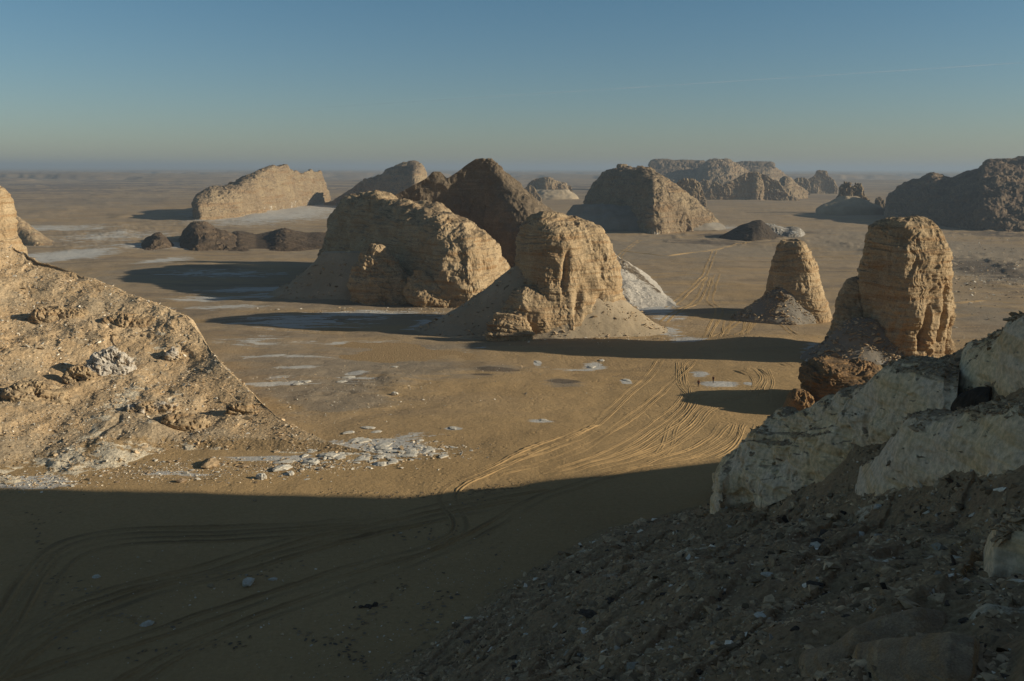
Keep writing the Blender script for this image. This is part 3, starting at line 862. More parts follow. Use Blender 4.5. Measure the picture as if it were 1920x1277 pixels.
for cols, Y, lab, sd, nn in [
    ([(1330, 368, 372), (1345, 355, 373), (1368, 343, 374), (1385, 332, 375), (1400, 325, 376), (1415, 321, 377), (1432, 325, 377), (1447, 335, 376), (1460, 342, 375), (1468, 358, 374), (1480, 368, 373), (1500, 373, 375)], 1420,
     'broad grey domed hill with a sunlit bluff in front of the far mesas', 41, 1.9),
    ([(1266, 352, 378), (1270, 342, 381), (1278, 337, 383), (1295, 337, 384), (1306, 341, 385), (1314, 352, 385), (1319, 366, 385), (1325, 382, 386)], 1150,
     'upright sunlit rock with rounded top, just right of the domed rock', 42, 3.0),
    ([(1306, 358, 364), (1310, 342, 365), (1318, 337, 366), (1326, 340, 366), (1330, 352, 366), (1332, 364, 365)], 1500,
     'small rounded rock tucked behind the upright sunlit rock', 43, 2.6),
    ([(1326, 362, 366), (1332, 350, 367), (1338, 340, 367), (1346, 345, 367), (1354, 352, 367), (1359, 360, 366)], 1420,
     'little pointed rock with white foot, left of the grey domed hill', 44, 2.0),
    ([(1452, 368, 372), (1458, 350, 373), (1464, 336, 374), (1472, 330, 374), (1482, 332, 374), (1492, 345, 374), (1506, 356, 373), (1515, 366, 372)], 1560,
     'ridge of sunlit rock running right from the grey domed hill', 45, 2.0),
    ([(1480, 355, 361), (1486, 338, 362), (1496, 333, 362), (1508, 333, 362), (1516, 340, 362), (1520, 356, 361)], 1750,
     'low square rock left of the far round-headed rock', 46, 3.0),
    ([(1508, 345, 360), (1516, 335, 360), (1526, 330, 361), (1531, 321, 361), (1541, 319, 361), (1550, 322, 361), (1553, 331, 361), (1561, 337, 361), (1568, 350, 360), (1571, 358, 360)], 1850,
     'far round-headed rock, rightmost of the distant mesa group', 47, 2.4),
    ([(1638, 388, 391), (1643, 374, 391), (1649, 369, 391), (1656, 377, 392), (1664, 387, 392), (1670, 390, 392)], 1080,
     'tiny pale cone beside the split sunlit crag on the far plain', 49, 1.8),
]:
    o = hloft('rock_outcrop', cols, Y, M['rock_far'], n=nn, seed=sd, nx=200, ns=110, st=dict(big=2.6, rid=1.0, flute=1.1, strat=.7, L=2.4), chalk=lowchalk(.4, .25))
    tag(o, lab, 'rock formation')

crag = empty('rock_outcrop', base(1595, 390), 'split sunlit crag on a sand cone far out on the plain', 'rock formation')
hloft('rock_face', [(1562, 384, 390), (1570, 368, 391), (1577, 350, 391), (1586, 342, 392), (1593, 346, 392), (1597, 355, 392), (1603, 345, 392), (1612, 342, 392), (1618, 352, 392), (1623, 372, 392), (1630, 387, 391)],
      1020, M['rock_far'], crag, n=2.2, seed=50, nx=240, ns=120, st=dict(big=1.5, rid=1.8, flute=2.2, L=2))
vloft('sand_skirt', [(366, 1578, 1600), (374, 1566, 1620), (382, 1550, 1636), (388, 1530, 1656)], 1000, M['talus'], crag, dr=.5, n=2, st=dict(big=1), seed=51, nth=140, nz=50)

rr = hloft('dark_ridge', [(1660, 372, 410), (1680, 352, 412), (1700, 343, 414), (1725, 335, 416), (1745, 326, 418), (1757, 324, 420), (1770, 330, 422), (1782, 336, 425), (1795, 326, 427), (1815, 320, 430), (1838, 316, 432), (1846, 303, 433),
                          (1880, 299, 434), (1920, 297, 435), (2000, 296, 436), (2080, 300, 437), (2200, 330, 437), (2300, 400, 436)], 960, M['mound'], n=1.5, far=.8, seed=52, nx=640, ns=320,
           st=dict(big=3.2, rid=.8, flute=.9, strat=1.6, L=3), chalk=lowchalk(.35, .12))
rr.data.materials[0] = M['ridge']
tag(rr, 'long dark shaded ridge with a flat summit at the right edge of the plain', 'ridge')

bm_ = hloft('gravel_mound', [(1345, 446, 449), (1370, 432, 450), (1392, 421, 451), (1412, 413, 452), (1428, 412, 452), (1438, 421, 451), (1452, 436, 450), (1470, 447, 449)], 655, M['dark'], n=1.5, seed=53,
            nx=200, ns=120, st=dict(big=1, rid=.5, L=1.5))
tag(bm_, 'low blackish gravel mound on the plain in front of the domed rock', 'mound')
pl = hloft('low_outcrop', [(1418, 436, 441), (1432, 418, 442), (1450, 421, 443), (1470, 428, 444), (1478, 428, 445), (1486, 426, 445), (1500, 428, 445), (1512, 441, 444)], 690, M['talus_grey'], n=2, seed=54, nx=180, ns=90,
           st=dict(big=1.2, rid=.6, pit=.4), chalk=lambda P, h: .5 + 0 * h)
tag(pl, 'low pale broken outcrop beside the blackish gravel mound', 'rock formation')

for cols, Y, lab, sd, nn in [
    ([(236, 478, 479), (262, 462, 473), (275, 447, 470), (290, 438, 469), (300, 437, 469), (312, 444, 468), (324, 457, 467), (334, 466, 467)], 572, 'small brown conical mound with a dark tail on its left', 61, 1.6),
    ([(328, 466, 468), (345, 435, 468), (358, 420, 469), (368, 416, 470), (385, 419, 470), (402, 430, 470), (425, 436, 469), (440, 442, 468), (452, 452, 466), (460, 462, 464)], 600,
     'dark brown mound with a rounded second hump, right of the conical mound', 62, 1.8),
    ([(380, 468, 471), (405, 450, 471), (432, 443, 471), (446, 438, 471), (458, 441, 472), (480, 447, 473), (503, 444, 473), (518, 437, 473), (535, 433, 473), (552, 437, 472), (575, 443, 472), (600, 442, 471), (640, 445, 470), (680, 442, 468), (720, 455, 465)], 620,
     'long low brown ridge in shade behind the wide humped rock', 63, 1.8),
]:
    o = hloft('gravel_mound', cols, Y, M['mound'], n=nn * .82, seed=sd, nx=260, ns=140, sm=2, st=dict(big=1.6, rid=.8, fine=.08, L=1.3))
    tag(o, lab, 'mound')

# ------------------------------------------------------------------ outcrops on the right hillside
hit = lambda px, py: march(px, py, lambda x, y: right_h(x, y, False))
CK = dict(big=1.9, rid=.16, strat=.15, dip=-.5, pit=.55, fine=.02, L=.8)
oc = hloft('chalk_outcrop', [(1338, 925, 935), (1341, 890, 972), (1350, 880, 978), (1372, 852, 972), (1400, 826, 966), (1425, 800, 955), (1460, 772, 935), (1500, 762, 915), (1560, 745, 888), (1620, 722, 860),
                             (1700, 695, 822), (1770, 680, 795), (1800, 700, 775)], 0, M['palechalk'], n=2.1, far=1.6, seed=71, nx=620, ns=340, st=CK, basefn=hit, w0=3.8, sink=1.0)
tag(oc, 'long cream chalk bank in shade ending in an overhanging nose above the sand', 'chalk outcrop')
oc = hloft('chalk_outcrop', [(1603, 915, 925), (1612, 880, 930), (1650, 850, 936), (1690, 818, 925), (1725, 790, 915), (1745, 778, 905), (1790, 770, 895), (1850, 765, 890), (1910, 755, 888), (1980, 760, 880), (2060, 800, 870)], 0,
           M['palechalk'], n=2.2, far=1.0, seed=72, nx=460, ns=280, st=CK, basefn=hit, w0=3.6, sink=.8)
tag(oc, 'triangular cream chalk face in the middle of the right slope', 'chalk outcrop')
oc = hloft('chalk_outcrop', [(1790, 720, 735), (1806, 660, 740), (1822, 640, 735), (1860, 622, 730), (1900, 600, 728), (1960, 590, 725), (2040, 620, 720), (2080, 660, 715)], 0, M['palechalk'], n=2.2, far=1.0, seed=73, nx=300,
           ns=220, st=CK, basefn=hit, w0=4.2, sink=1.0)
tag(oc, 'cream chalk bluff under the crest at the right edge', 'chalk outcrop')
oc = hloft('chalk_outcrop', [(1842, 1050, 1062), (1852, 1010, 1085), (1870, 985, 1095), (1900, 968, 1090), (1960, 960, 1085), (2030, 1000, 1070)], 0, M['palechalk'], n=2.4, far=1, seed=74, nx=260, ns=180,
           st=dict(big=.4, rid=.2, fine=.04, L=.4), basefn=hit, w0=1.5, sink=.4)
tag(oc, 'small cream chalk block half out of frame low at the right edge', 'chalk outcrop')
oc = hloft('ledge_rock', [(1590, 1262, 1300), (1605, 1235, 1305), (1650, 1226, 1310), (1720, 1220, 1312), (1780, 1213, 1312), (1825, 1225, 1305), (1840, 1260, 1300)], 0, M['ledge'], n=3.5, far=1, seed=75, nx=420, ns=300,
           st=dict(big=.45, rid=.14, strat=.28, dip=-.25, pit=.22, fine=.05, L=.16), basefn=hit, w0=1.6, sink=.4)
tag(oc, 'flat layered brown rock ledge at the bottom edge near the right corner', 'rock')
oc = hloft('ledge_rock', [(1480, 1262, 1290), (1510, 1236, 1292), (1560, 1225, 1285), (1600, 1185, 1262), (1660, 1165, 1245), (1720, 1150, 1225), (1770, 1160, 1210), (1790, 1185, 1205)], 0, M['ledge'], n=2.2, far=1, seed=76, nx=420, ns=260,
           st=dict(big=.6, rid=.2, strat=.3, dip=-.3, pit=.25, fine=.06, L=.18), basefn=hit, w0=1.4, sink=.4)
tag(oc, 'dark weathered rock ledge slanting above the brown layered ledge', 'rock')
db = hloft('dark_boulder', [(1760, 775, 782), (1772, 758, 786), (1800, 742, 784), (1835, 728, 776), (1858, 727, 764), (1864, 740, 752)], 0, M['dark'], n=2.6, far=1, seed=77, nx=200, ns=120,
           st=dict(big=.5, rid=.4, pit=.3, fine=.08, L=.5), basefn=hit, w0=1.6, sink=.4)
tag(db, 'long black boulder lying between two cream chalk faces', 'rock')
ob = empty('ochre_rock', tuple(atY(1560, 765, 185) * np.array([1, 1, 0])), 'rounded ochre rock looking over the crest below the tall tower', 'rock formation')
vloft('rock_face', [(677, 1550, 1585), (680, 1525, 1615), (688, 1509, 1640), (702, 1503, 1655), (720, 1503, 1665), (745, 1504, 1670), (770, 1508, 1680)], 185, M['ochre'], ob, dr=.9, n=2.5, seed=78, nth=320, nz=240,
      st=dict(big=.9, rid=.4, strat=.3, pit=.3, fine=.07, L=.7))
vloft('lower_lump', [(729, 1488, 1500), (734, 1482, 1515), (745, 1476, 1520), (765, 1474, 1530)], 178, M['ochre'], ob, dr=.9, n=2.4, seed=79, nth=180, nz=120, st=dict(big=.6, rid=.4, pit=.2, fine=.06, L=.6))


# ------------------------------------------------------------------ loose stones
def hull(npts, seed, flat=0.7, lump=0.0):
    r = np.random.default_rng(seed)
    bm = bmesh.new()
    for _ in range(npts):
        v = r.normal(size=3); v /= np.linalg.norm(v)
        v *= 0.75 + 0.25 * r.random()
        bm.verts.new((v[0] * 1.15, v[1] * .9, v[2] * flat))
    res = bmesh.ops.convex_hull(bm, input=bm.verts)
    for g in {e for e in res['geom_interior'] + res['geom_unused'] if isinstance(e, bmesh.types.BMVert)}:
        if g.is_valid:
            bm.verts.remove(g)
    bmesh.ops.triangulate(bm, faces=bm.faces)
    bm.verts.index_update()
    V = np.array([v.co[:] for v in bm.verts]); F = np.array([[v.index for v in f.verts] for f in bm.faces], np.int32)
    bm.free()
    return V, F


HULLS = [hull(9, 100 + i, 0.5 + .1 * (i % 4)) for i in range(8)]


def rotz(V, a, tilt=0.0, b=0.0):
    R = Matrix.Rotation(a, 3, 'Z') @ Matrix.Rotation(tilt, 3, 'X') @ Matrix.Rotation(b, 3, 'Y')
    return V @ np.array(R).T


def boulder_mesh(seed, mat, flat=.65):
    V, F = hull(22, seed, flat)
    bm = bmesh.new()
    vs = [bm.verts.new(v) for v in V]
    for f in F:
        bm.faces.new([vs[i] for i in f])
    bmesh.ops.subdivide_edges(bm, edges=bm.edges, cuts=3, use_grid_fill=True)
    bmesh.ops.triangulate(bm, faces=bm.faces)
    bm.verts.ensure_lookup_table(); bm.verts.index_update(); bm.normal_update()
    P = np.array([v.co[:] for v in bm.verts]); N = np.array([v.normal[:] for v in bm.verts])
    P = P + N * (0.10 * ridged(P[:, 0] * 1.7 + seed, P[:, 1] * 1.7, P[:, 2] * 2.4, 3) - .05)[:, None]
    for v, p in zip(bm.verts, P):
        v.co = p
    me = bpy.data.meshes.new('boulder')
    bm.to_mesh(me); bm.free()
    me.materials.append(mat)
    return me


BM = {k: [boulder_mesh(200 + 10 * j + i, M['stone_' + k], .5 + .1 * (i % 3)) for i in range(4)] for j, k in enumerate('wtgd')}


def boulder(P, s, k, label, group=None, name='boulder', i=0, rz=0.0, sz=1.0, cat='rock'):
    o = bpy.data.objects.new(name, BM[k][i % 4])
    COL.objects.link(o)
    o.location = (float(P[0]), float(P[1]), float(P[2]) + s * .15)
    o.scale = (s, s * .8, s * sz * .8)
    o.rotation_euler = (0, 0, rz)
    return tag(o, label, cat, group)


def lay(px, py):
    p = atG(px, py)
    z = float(ground_h(np.array([p[0]]), np.array([p[1]]))[0])
    p = atG(px, py, z)
    return p


def slope(px, py):
    return march(px, py, right_h)


for i, (px, py, s, k, lab, sz) in enumerate([
    (740, 739, .9, 'w', 'lone white boulder casting a shadow on the flat left of centre', 1.2),
    (395, 872, 2.0, 'g', 'broken grey boulder on the sand below the sunlit left hill', .9),
    (490, 897, 1.1, 'w', 'white boulder on open sand just above the shadow edge', 1.4),
    (530, 880, 1.8, 'w', 'flat white slab boulder at the foot of the left hill', .6),
    (545, 889, 1.0, 'w', 'smaller white stone beside the flat white slab boulder', .9),
    (340, 903, 1.0, 't', 'brown stone near the shadow edge below the left hill', .9),
    (430, 1, 0, 't', '', 1)][:6]):
    boulder(lay(px, py), s, k, lab, i=i, rz=i * 1.3, sz=sz)
for i, (px, py, s, k, lab, sz) in enumerate([
    (180, 1083, .75, 'w', 'single pale stone in the shaded sand at the far left', 1.2),
    (467, 1094, 1.5, 'w', 'wide white stone in the shaded sand beside the wheel tracks', .7),
    (512, 1087, .7, 'w', 'small white stone right of the wide white stone in the shade', .7),
    (395, 1100, .8, 'g', 'grey stone half buried in the shade left of the wide white stone', .5),
    (275, 1172, 1.1, 'w', 'white stone with dark base low in the shaded sand', .9),
    (478, 939, .6, 'g', 'small grey stone just inside the shadow edge', .7),
    (1030, 1200, .9, 'g', 'pointed grey stone at the foot of the scree', 1.1),
    (1106, 1154, 1.2, 'd', 'dark flat boulder on the lower scree', .6),
    (1148, 1128, .9, 'd', 'dark oblong boulder above the dark flat one on the scree', .6),
    (1145, 1034, .9, 'd', 'dark boulder at the upper edge of the scree by the sand', .6)]):
    P = slope(px, py)
    boulder(P, s * .8, k, lab, i=i + 1, rz=i * 1.7, sz=sz)

# heap of dark debris in the shade
P = slope(690, 1138)
dz = empty('dark_debris', tuple(map(float, P)), 'heap of black burnt-looking debris on the shaded sand', 'debris')
for i, (dx, dy, s, sz) in enumerate([(0, 0, .6, .8), (.8, .2, .45, 1.6), (-.8, -.1, .45, .6), (-1.6, -.3, .3, .4), (.3, -.5, .35, .6)]):
    o = bpy.data.objects.new('lump', BM['d'][i % 4]); COL.objects.link(o); o.parent = dz
    o.location = (dx, dy, .1); o.scale = (s, s * .8, s * sz); o.rotation_euler = (0, .2 * i, i)

# boulders scattered on the scree slope
n = 0
r = np.random.default_rng(5)
while n < 110:
    px, py = r.uniform(900, 1915), r.uniform(760, 1272)
    if py < 1277 - (px - 760) * 0.62 + 40:
        continue
    P = slope(px, py)
    if P[2] < .4:
        continue
    D = np.linalg.norm(P - [0, 0, CAMZ])
    s = float(np.clip(r.lognormal(-1.35, .45), .12, .7)) * (0.45 + D / 110)
    k = 'gdgtw'[r.integers(0, 5)]
    szw = 'big ' if s > .3 else 'small '
    wh = ('near the right edge' if px > 1650 else 'in the middle' if px > 1300 else 'at the left foot') + (' low down' if py > 1130 else ' high up')
    lb = szw + {'g': 'grey angular', 'd': 'blackish', 't': 'brown', 'w': 'pale'}[k] + ' stone ' + wh + ' of the shaded scree'
    boulder(P, s, k, lb, 'stones scattered on the shaded scree slope', 'stone', n, r.uniform(0, 6), r.uniform(.5, 1))
    n += 1

# stones below the left hill and chalk slabs of its apron
n = 0
while n < 70:
    px = r.uniform(120, 640); py = 858 + abs(r.normal(0, 16)) + (px < 300) * r.uniform(0, 30)
    if py > 925: continue
    P = lay(px, py)
    k = 'tgw'[r.integers(0, 3)]
    s = float(np.clip(r.lognormal(-1.1, .5), .15, .9))
    boulder(P, s, k, ('big ' if s > .4 else 'small ') + {'t': 'tan', 'g': 'greyish', 'w': 'white'}[k] + ' loose stone on the sand, ' + ('left' if px < 290 else 'middle' if px < 460 else 'right') + ' part of the left hill foot', 'loose stones below the left hill', 'stone', n, r.uniform(0, 6), r.uniform(.5, 1))
    n += 1
n = 0
while n < 150:
    t = r.uniform(0, 1)
    px = 560 + 290 * t + r.normal(0, 12); py = 862 - 18 * t + r.normal(0, 13 - 4 * t)
    if py < 800: continue
    P = lay(px, py)
    s = float(np.clip(r.lognormal(-.25, .55), .3, 2.2)) * (1 - .45 * t)
    wh = 'right tip' if t > .75 else 'right half' if t > .5 else 'left half' if t > .25 else 'left end'
    szw = 'big' if s > 1.1 else 'middle-sized' if s > .6 else 'small'
    boulder(P + [0, 0, -s * .12], s, 'w', szw + ' white chalk slab at the ' + wh + ' of the chalk apron below the left hill', 'white chalk slabs at the foot of the left hill', 'chalk_block', n,
            r.normal(0.2, .5), r.uniform(.2, .6), 'chalk slab')
    n += 1
for i, (px, py, s) in enumerate([(690, 803, 1.6), (705, 810, 1.2), (655, 812, 1.4), (668, 826, 1.8), (720, 836, 2.2), (800, 846, 1.1), (850, 803, 1.2), (1008, 679, 1.3), (1175, 713, 1.5), (1020, 788, 1.1),
                                 (740, 688, 1.0), (655, 708, 1.8), (640, 716, 1.5), (560, 720, 1.6), (575, 716, 1.3), (1110, 688, 1.6), (1128, 676, 1.3)]):
    boulder(lay(px, py) - [0, 0, .1 * s], s, 'w', ('big' if s > 1.5 else 'small') + ' low white chalk slab in the sand, ' + ('behind the chalk apron of the left hill' if py > 795 and px < 900 else 'on the left part of the open flat' if px < 780 else 'near the wheel tracks'), 'white chalk slabs on the open sand flat', 'chalk_block', i, .3 * i, .3, 'chalk slab')


def scatter(name, pts, sizes, mat, label, flat=1.0):
    r = np.random.default_rng(len(pts))
    VS, FS, TS, off = [], [], [], 0
    mat = {'white_chalk_stone': M['s_w'], 'tan_stone': M['s_t'], 'grey_stone': M['s_g'], 'dark_stone': M['s_d']}[mat.name]
    which = r.integers(0, len(HULLS), len(pts))
    for h in range(len(HULLS)):
        idx = np.nonzero(which == h)[0]
        if not len(idx): continue
        V, F = HULLS[h]
        a = r.uniform(0, 2 * np.pi, len(idx))
        ca, sa = np.cos(a)[:, None], np.sin(a)[:, None]
        sq = r.uniform(.5, 1.1, (len(idx), 1)) * flat
        x, y, z = V[:, 0][None], V[:, 1][None], V[:, 2][None]
        tl = r.normal(0, .35, (len(idx), 1))
        s = sizes[idx][:, None]
        Z = z * sq + x * tl
        W = np.stack([(x * ca - y * sa) * s, (x * sa + y * ca) * s, Z * s], -1) + pts[idx][:, None, :]
        VS.append(W.reshape(-1, 3))
        TS.append(np.repeat(np.clip(r.lognormal(0, .38, len(idx)), .35, 1.5), len(V)))
        FS.append((F[None] + (np.arange(len(idx)) * len(V))[:, None, None] + off).reshape(-1, 3))
        off += W.shape[0] * W.shape[1]
    o = mesh_np(name, np.concatenate(VS), np.concatenate(FS), mat, smooth=False, attrs={'tone': np.concatenate(TS)})
    return tag(o, label, 'rubble', kind='stuff')


def scree():
    r = np.random.default_rng(21)
    for nm, cnt, mat, s0 in (('scree', 90000, M['stone_g'], -2.3), ('brown_scree', 24000, M['stone_t'], -2.25), ('pale_scree', 9000, M['stone_w'], -2.5), ('dark_scree', 7000, M['stone_d'], -2.4)):
        az = np.radians(r.uniform(-14, 32, cnt * 2)); R = 22 * (165 / 22) ** r.uniform(0, 1, cnt * 2)
        x, y = R * np.sin(az), R * np.cos(az)
        h = right_h(x, y)
        ok = (h > .1) & (r.random(len(x)) < .12 + sstep(.2, 4.5, h)) & (y < np.interp(x, XC, YC) + 4)
        # thin out where sand shows through and on bare ledges
        ok &= noise3(x / 5, y / 5, 2.2) > r.normal(-.25, .25, len(x))
        x, y, h, R = x[ok][:cnt], y[ok][:cnt], h[ok][:cnt], R[ok][:cnt]
        s = np.clip(r.lognormal(s0, .62, len(x)), .03, .55) * (0.4 + R / 75)
        scatter(nm, np.stack([x, y, h + s * .1], -1), s, mat, {'scree': 'grey scree covering the shaded right slope', 'brown_scree': 'brown scree mixed over the shaded right slope', 'pale_scree': 'pale chips strewn over the shaded right slope',
                                                               'dark_scree': 'dark chips strewn over the shaded right slope'}[nm])


scree()


def flat_rubble():
    r = np.random.default_rng(31)
    P, S = [], []
    for (px, py, rx, ry, cnt, s0) in [(560, 872, 120, 10, 900, -1.9), (330, 885, 200, 18, 1600, -2.0), (620, 735, 190, 60, 1200, -2.1), (740, 845, 120, 20, 900, -1.7), (60, 905, 90, 14, 700, -1.8), (1100, 632, 160, 12, 600, -1.5),
                                      (900, 700, 300, 60, 300, -2.1), (1690, 665, 90, 16, 500, -1.4), (1850, 500, 120, 60, 1500, -.9), (760, 585, 160, 10, 400, -1.3), (350, 1120, 330, 90, 900, -2.6), (850, 1080, 220, 90, 900, -2.5), (760, 1230, 200, 60, 500, -2.5)]:
        a = r.normal(px, rx * .6, cnt); b = np.clip(r.normal(py, ry * .6, cnt), 400, 1270)
        p = atG(a, b); p[:, 2] = ground_h(p[:, 0], p[:, 1])
        P.append(p); S.append(np.clip(r.lognormal(s0, .5, cnt), .05, 1.0))
    P = np.concatenate(P); S = np.concatenate(S)
    k = r.random(len(P)) < .5
    scatter('rubble', P[k], S[k], M['stone_t'], 'tan rubble strewn over the flats', .8)
    scatter('pale_rubble', P[~k], S[~k], M['stone_w'], 'pale chalk rubble strewn over the flats', .7)


flat_rubble()


def scatter_on(name, objs, cnt, s0, mat, label, zmin=-9, seed=1, nzmin=.25, sd=.55, gate=None):
    r = np.random.default_rng(seed)
    PP, SS = [], []
    for o in objs:
        me = o.data
        n_ = len(me.vertices)
        co = np.empty(n_ * 3, np.float32); me.vertices.foreach_get('co', co); co = co.reshape(-1, 3)
        nn = np.empty(n_ * 3, np.float32); me.vertices.foreach_get('normal', nn); nn = nn.reshape(-1, 3)
        off_ = np.array(o.location if o.parent is None else o.parent.location)
        co = co + off_
        ar = np.ones(n_)
        ok = (np.abs(nn[:, 2]) > nzmin) & (co[:, 2] > .05) & (co[:, 1] < 1e4)
        ok &= noise3(co[:, 0] / 6, co[:, 1] / 6, co[:, 2] / 6) > r.normal(-.1, .2, n_)
        if gate is not None:
            ok &= gate(co)
        idx = np.nonzero(ok)[0]
        if not len(idx):
            continue
        np_ = len(me.polygons)
        ar_ = np.empty(np_, np.float32); me.polygons.foreach_get('area', ar_)
        vi = np.empty(len(me.loops), np.int32); me.loops.foreach_get('vertex_index', vi)
        w_ = np.bincount(vi, weights=np.repeat(ar_, len(vi) // np_), minlength=n_)[idx]
        k = r.choice(idx, min(cnt // len(objs), len(idx) // 2), replace=False, p=w_ / w_.sum())
        PP.append(co[k]); SS.append(np.clip(r.lognormal(s0, sd, len(k)), .05, 1.2))
    scatter(name, np.concatenate(PP), np.concatenate(SS), mat, label, .8)


_sk = [o for o in COL.objects if o.name.startswith('sand_skirt') and o.parent and o.parent.location.y < 400]
scatter_on('hill_rubble', [hl], 26000, -1.75, M['stone_t'], 'tan rubble lying on the sunlit left hill', seed=3, nzmin=.45)
scatter_on('pale_hill_rubble', [hl], 8000, -1.8, M['stone_w'], 'pale rubble lying on the sunlit left hill', seed=4, nzmin=.45)
scatter_on('skirt_rubble', _sk, 11000, -1.5, M['stone_t'], 'fallen blocks and rubble on the sand skirts of the rocks', seed=5, nzmin=.2, sd=.7)
scatter_on('slope_dust', [o for o in COL.objects if o.name.startswith('chalk_outcrop')], 9000, -2.1, M['stone_g'], 'scree lying on the ledges of the chalk outcrops', seed=6, nzmin=.62)


# ------------------------------------------------------------------ wheel tracks pressed into the sand
def ribbon(pts, width, berm, VS, FS, off, lift=.012):
    p = np.array(pts, float)
    s = np.concatenate([[0], np.cumsum(np.hypot(*np.diff(p[:, :2], axis=0).T))])
    L = s[-1]
    t = np.linspace(0, L, max(8, int(L / .7)))
    x = smooth1(np.interp(t, s, p[:, 0]), 5); y = smooth1(np.interp(t, s, p[:, 1]), 5)
    x = x + .5 * noise3(t / 16, off * .01, 3); y = y + .35 * noise3(t / 16, off * .01, 8)
    tx, ty = np.gradient(x), np.gradient(y)
    l = np.hypot(tx, ty) + 1e-9
    nx, ny = -ty / l, tx / l
    pos = np.array([-.5, -.42, -.3, -.2, -.1, .1, .2, .3, .42, .5]) * width
    hh = np.array([0, .45, 1, .8, .0, .0, .8, 1, .45, 0]) * berm
    X = x[:, None] + nx[:, None] * pos; Y = y[:, None] + ny[:, None] * pos
    k = (.75 + .6 * noise3(X / 1.5, Y / 1.5, 2.0)) * np.clip(.6 + 1.6 * noise3(t / 17, off * .013, 1.0), .08, 1.25)[:, None]
    k = k * (1 + .45 * np.sign(pos)[None, :] * noise3(t / 9, off * .017, 5.0)[:, None])
    endf = sstep(0, 4, t) * sstep(L, L - 4, t)
    Z = ground_h(X, Y) + lift + hh * k * endf[:, None]
    Z[:, 0] -= .04; Z[:, -1] -= .04
    VS.append(np.stack([X, Y, Z], -1).reshape(-1, 3))
    FS.append(grid_faces(len(t), len(pos)) + off)
    return off + X.size


def z8(l):
    return [(780 + a * .375, 600 + b * .375) for a, b in l]


def z6(l):
    return [(a / 2, 880 + b / 2) for a, b in l]


T8 = [[(1225, 190), (1150, 290), (1060, 360), (960, 460), (870, 560), (700, 640), (450, 710), (300, 760)],
      [(1390, 190), (1300, 290), (1190, 390), (1080, 480), (960, 560), (800, 660), (560, 740), (370, 775)],
      [(1340, 210), (1330, 300), (1360, 370), (1300, 440), (1200, 520), (1070, 610), (900, 700), (650, 760)],
      [(1320, 200), (1325, 330), (1400, 400), (1330, 490), (1230, 560), (1100, 650), (800, 745), (600, 780)],
      [(1500, 370), (1400, 400), (1360, 470), (1290, 510), (1265, 580), (1265, 640), (1180, 700), (1050, 745), (900, 775)],
      [(1790, 350), (1600, 385), (1500, 430), (1430, 510), (1330, 590), (1180, 660), (980, 720), (780, 765)],
      [(1690, 240), (1760, 290), (1710, 350), (1600, 390), (1460, 440), (1380, 540), (1240, 640), (1080, 700)],
      [(1660, 240), (1710, 300), (1700, 360), (1670, 420)], [(1740, 240), (1780, 310), (1740, 370), (1780, 420)],
      [(1560, 500), (1500, 590), (1380, 650), (1150, 720)], [(1610, 505), (1590, 590), (1480, 660), (1300, 720)],
      [(1680, 510), (1640, 590), (1580, 660), (1480, 705)], [(1720, 520), (1690, 600), (1610, 670), (1560, 700)],
      [(1820, 10), (1900, 100)], [(1490, 10), (1450, 110)], [(1620, 5), (1480, 110)], [(1560, 10), (1530, 110)], [(1700, 5), (1600, 110)],
      [(1660, 10), (1640, 105)],
      [(1820, 200), (1880, 245)], [(1600, 400), (1680, 450)], [(1580, 245), (1690, 290)]]
TZ6 = [[(2250, -180), (1990, -70), (1840, 5), (1700, 60), (1660, 110), (1720, 170), (1750, 230), (1640, 290), (1400, 350), (1100, 440), (800, 540), (480, 650), (200, 740), (20, 800), (-300, 930)],
       [(2700, -60), (2300, 20), (1980, 120), (1850, 210), (1600, 330), (1300, 440), (1000, 540), (760, 640), (520, 760), (300, 900)],
       [(2100, 60), (1700, 130), (1300, 220), (1100, 260), (900, 330), (650, 400), (350, 470), (140, 560), (20, 640), (-250, 820)],
       [(2000, 110), (1600, 190), (1250, 270), (1100, 310), (900, 370), (640, 440), (380, 520), (200, 600), (60, 700), (-150, 880)],
       [(1500, 215), (1200, 235), (960, 250), (700, 265), (450, 270), (280, 300), (200, 370), (170, 480), (60, 640), (-120, 860)],
       [(1400, 190), (1100, 215), (800, 225), (420, 235), (220, 270), (120, 380), (20, 560), (-200, 760)]]
FAR_T = [[(1330, 520), (1310, 560), (1270, 590), (1240, 610)], [(1345, 515), (1330, 560), (1350, 590), (1330, 625)], [(1340, 470), (1320, 520), (1250, 580)],
         [(1150, 470), (1250, 480), (1330, 470), (1420, 450)], [(1790, 570), (1850, 560), (1920, 570)], [(1180, 520), (1160, 480), (1200, 450)]]


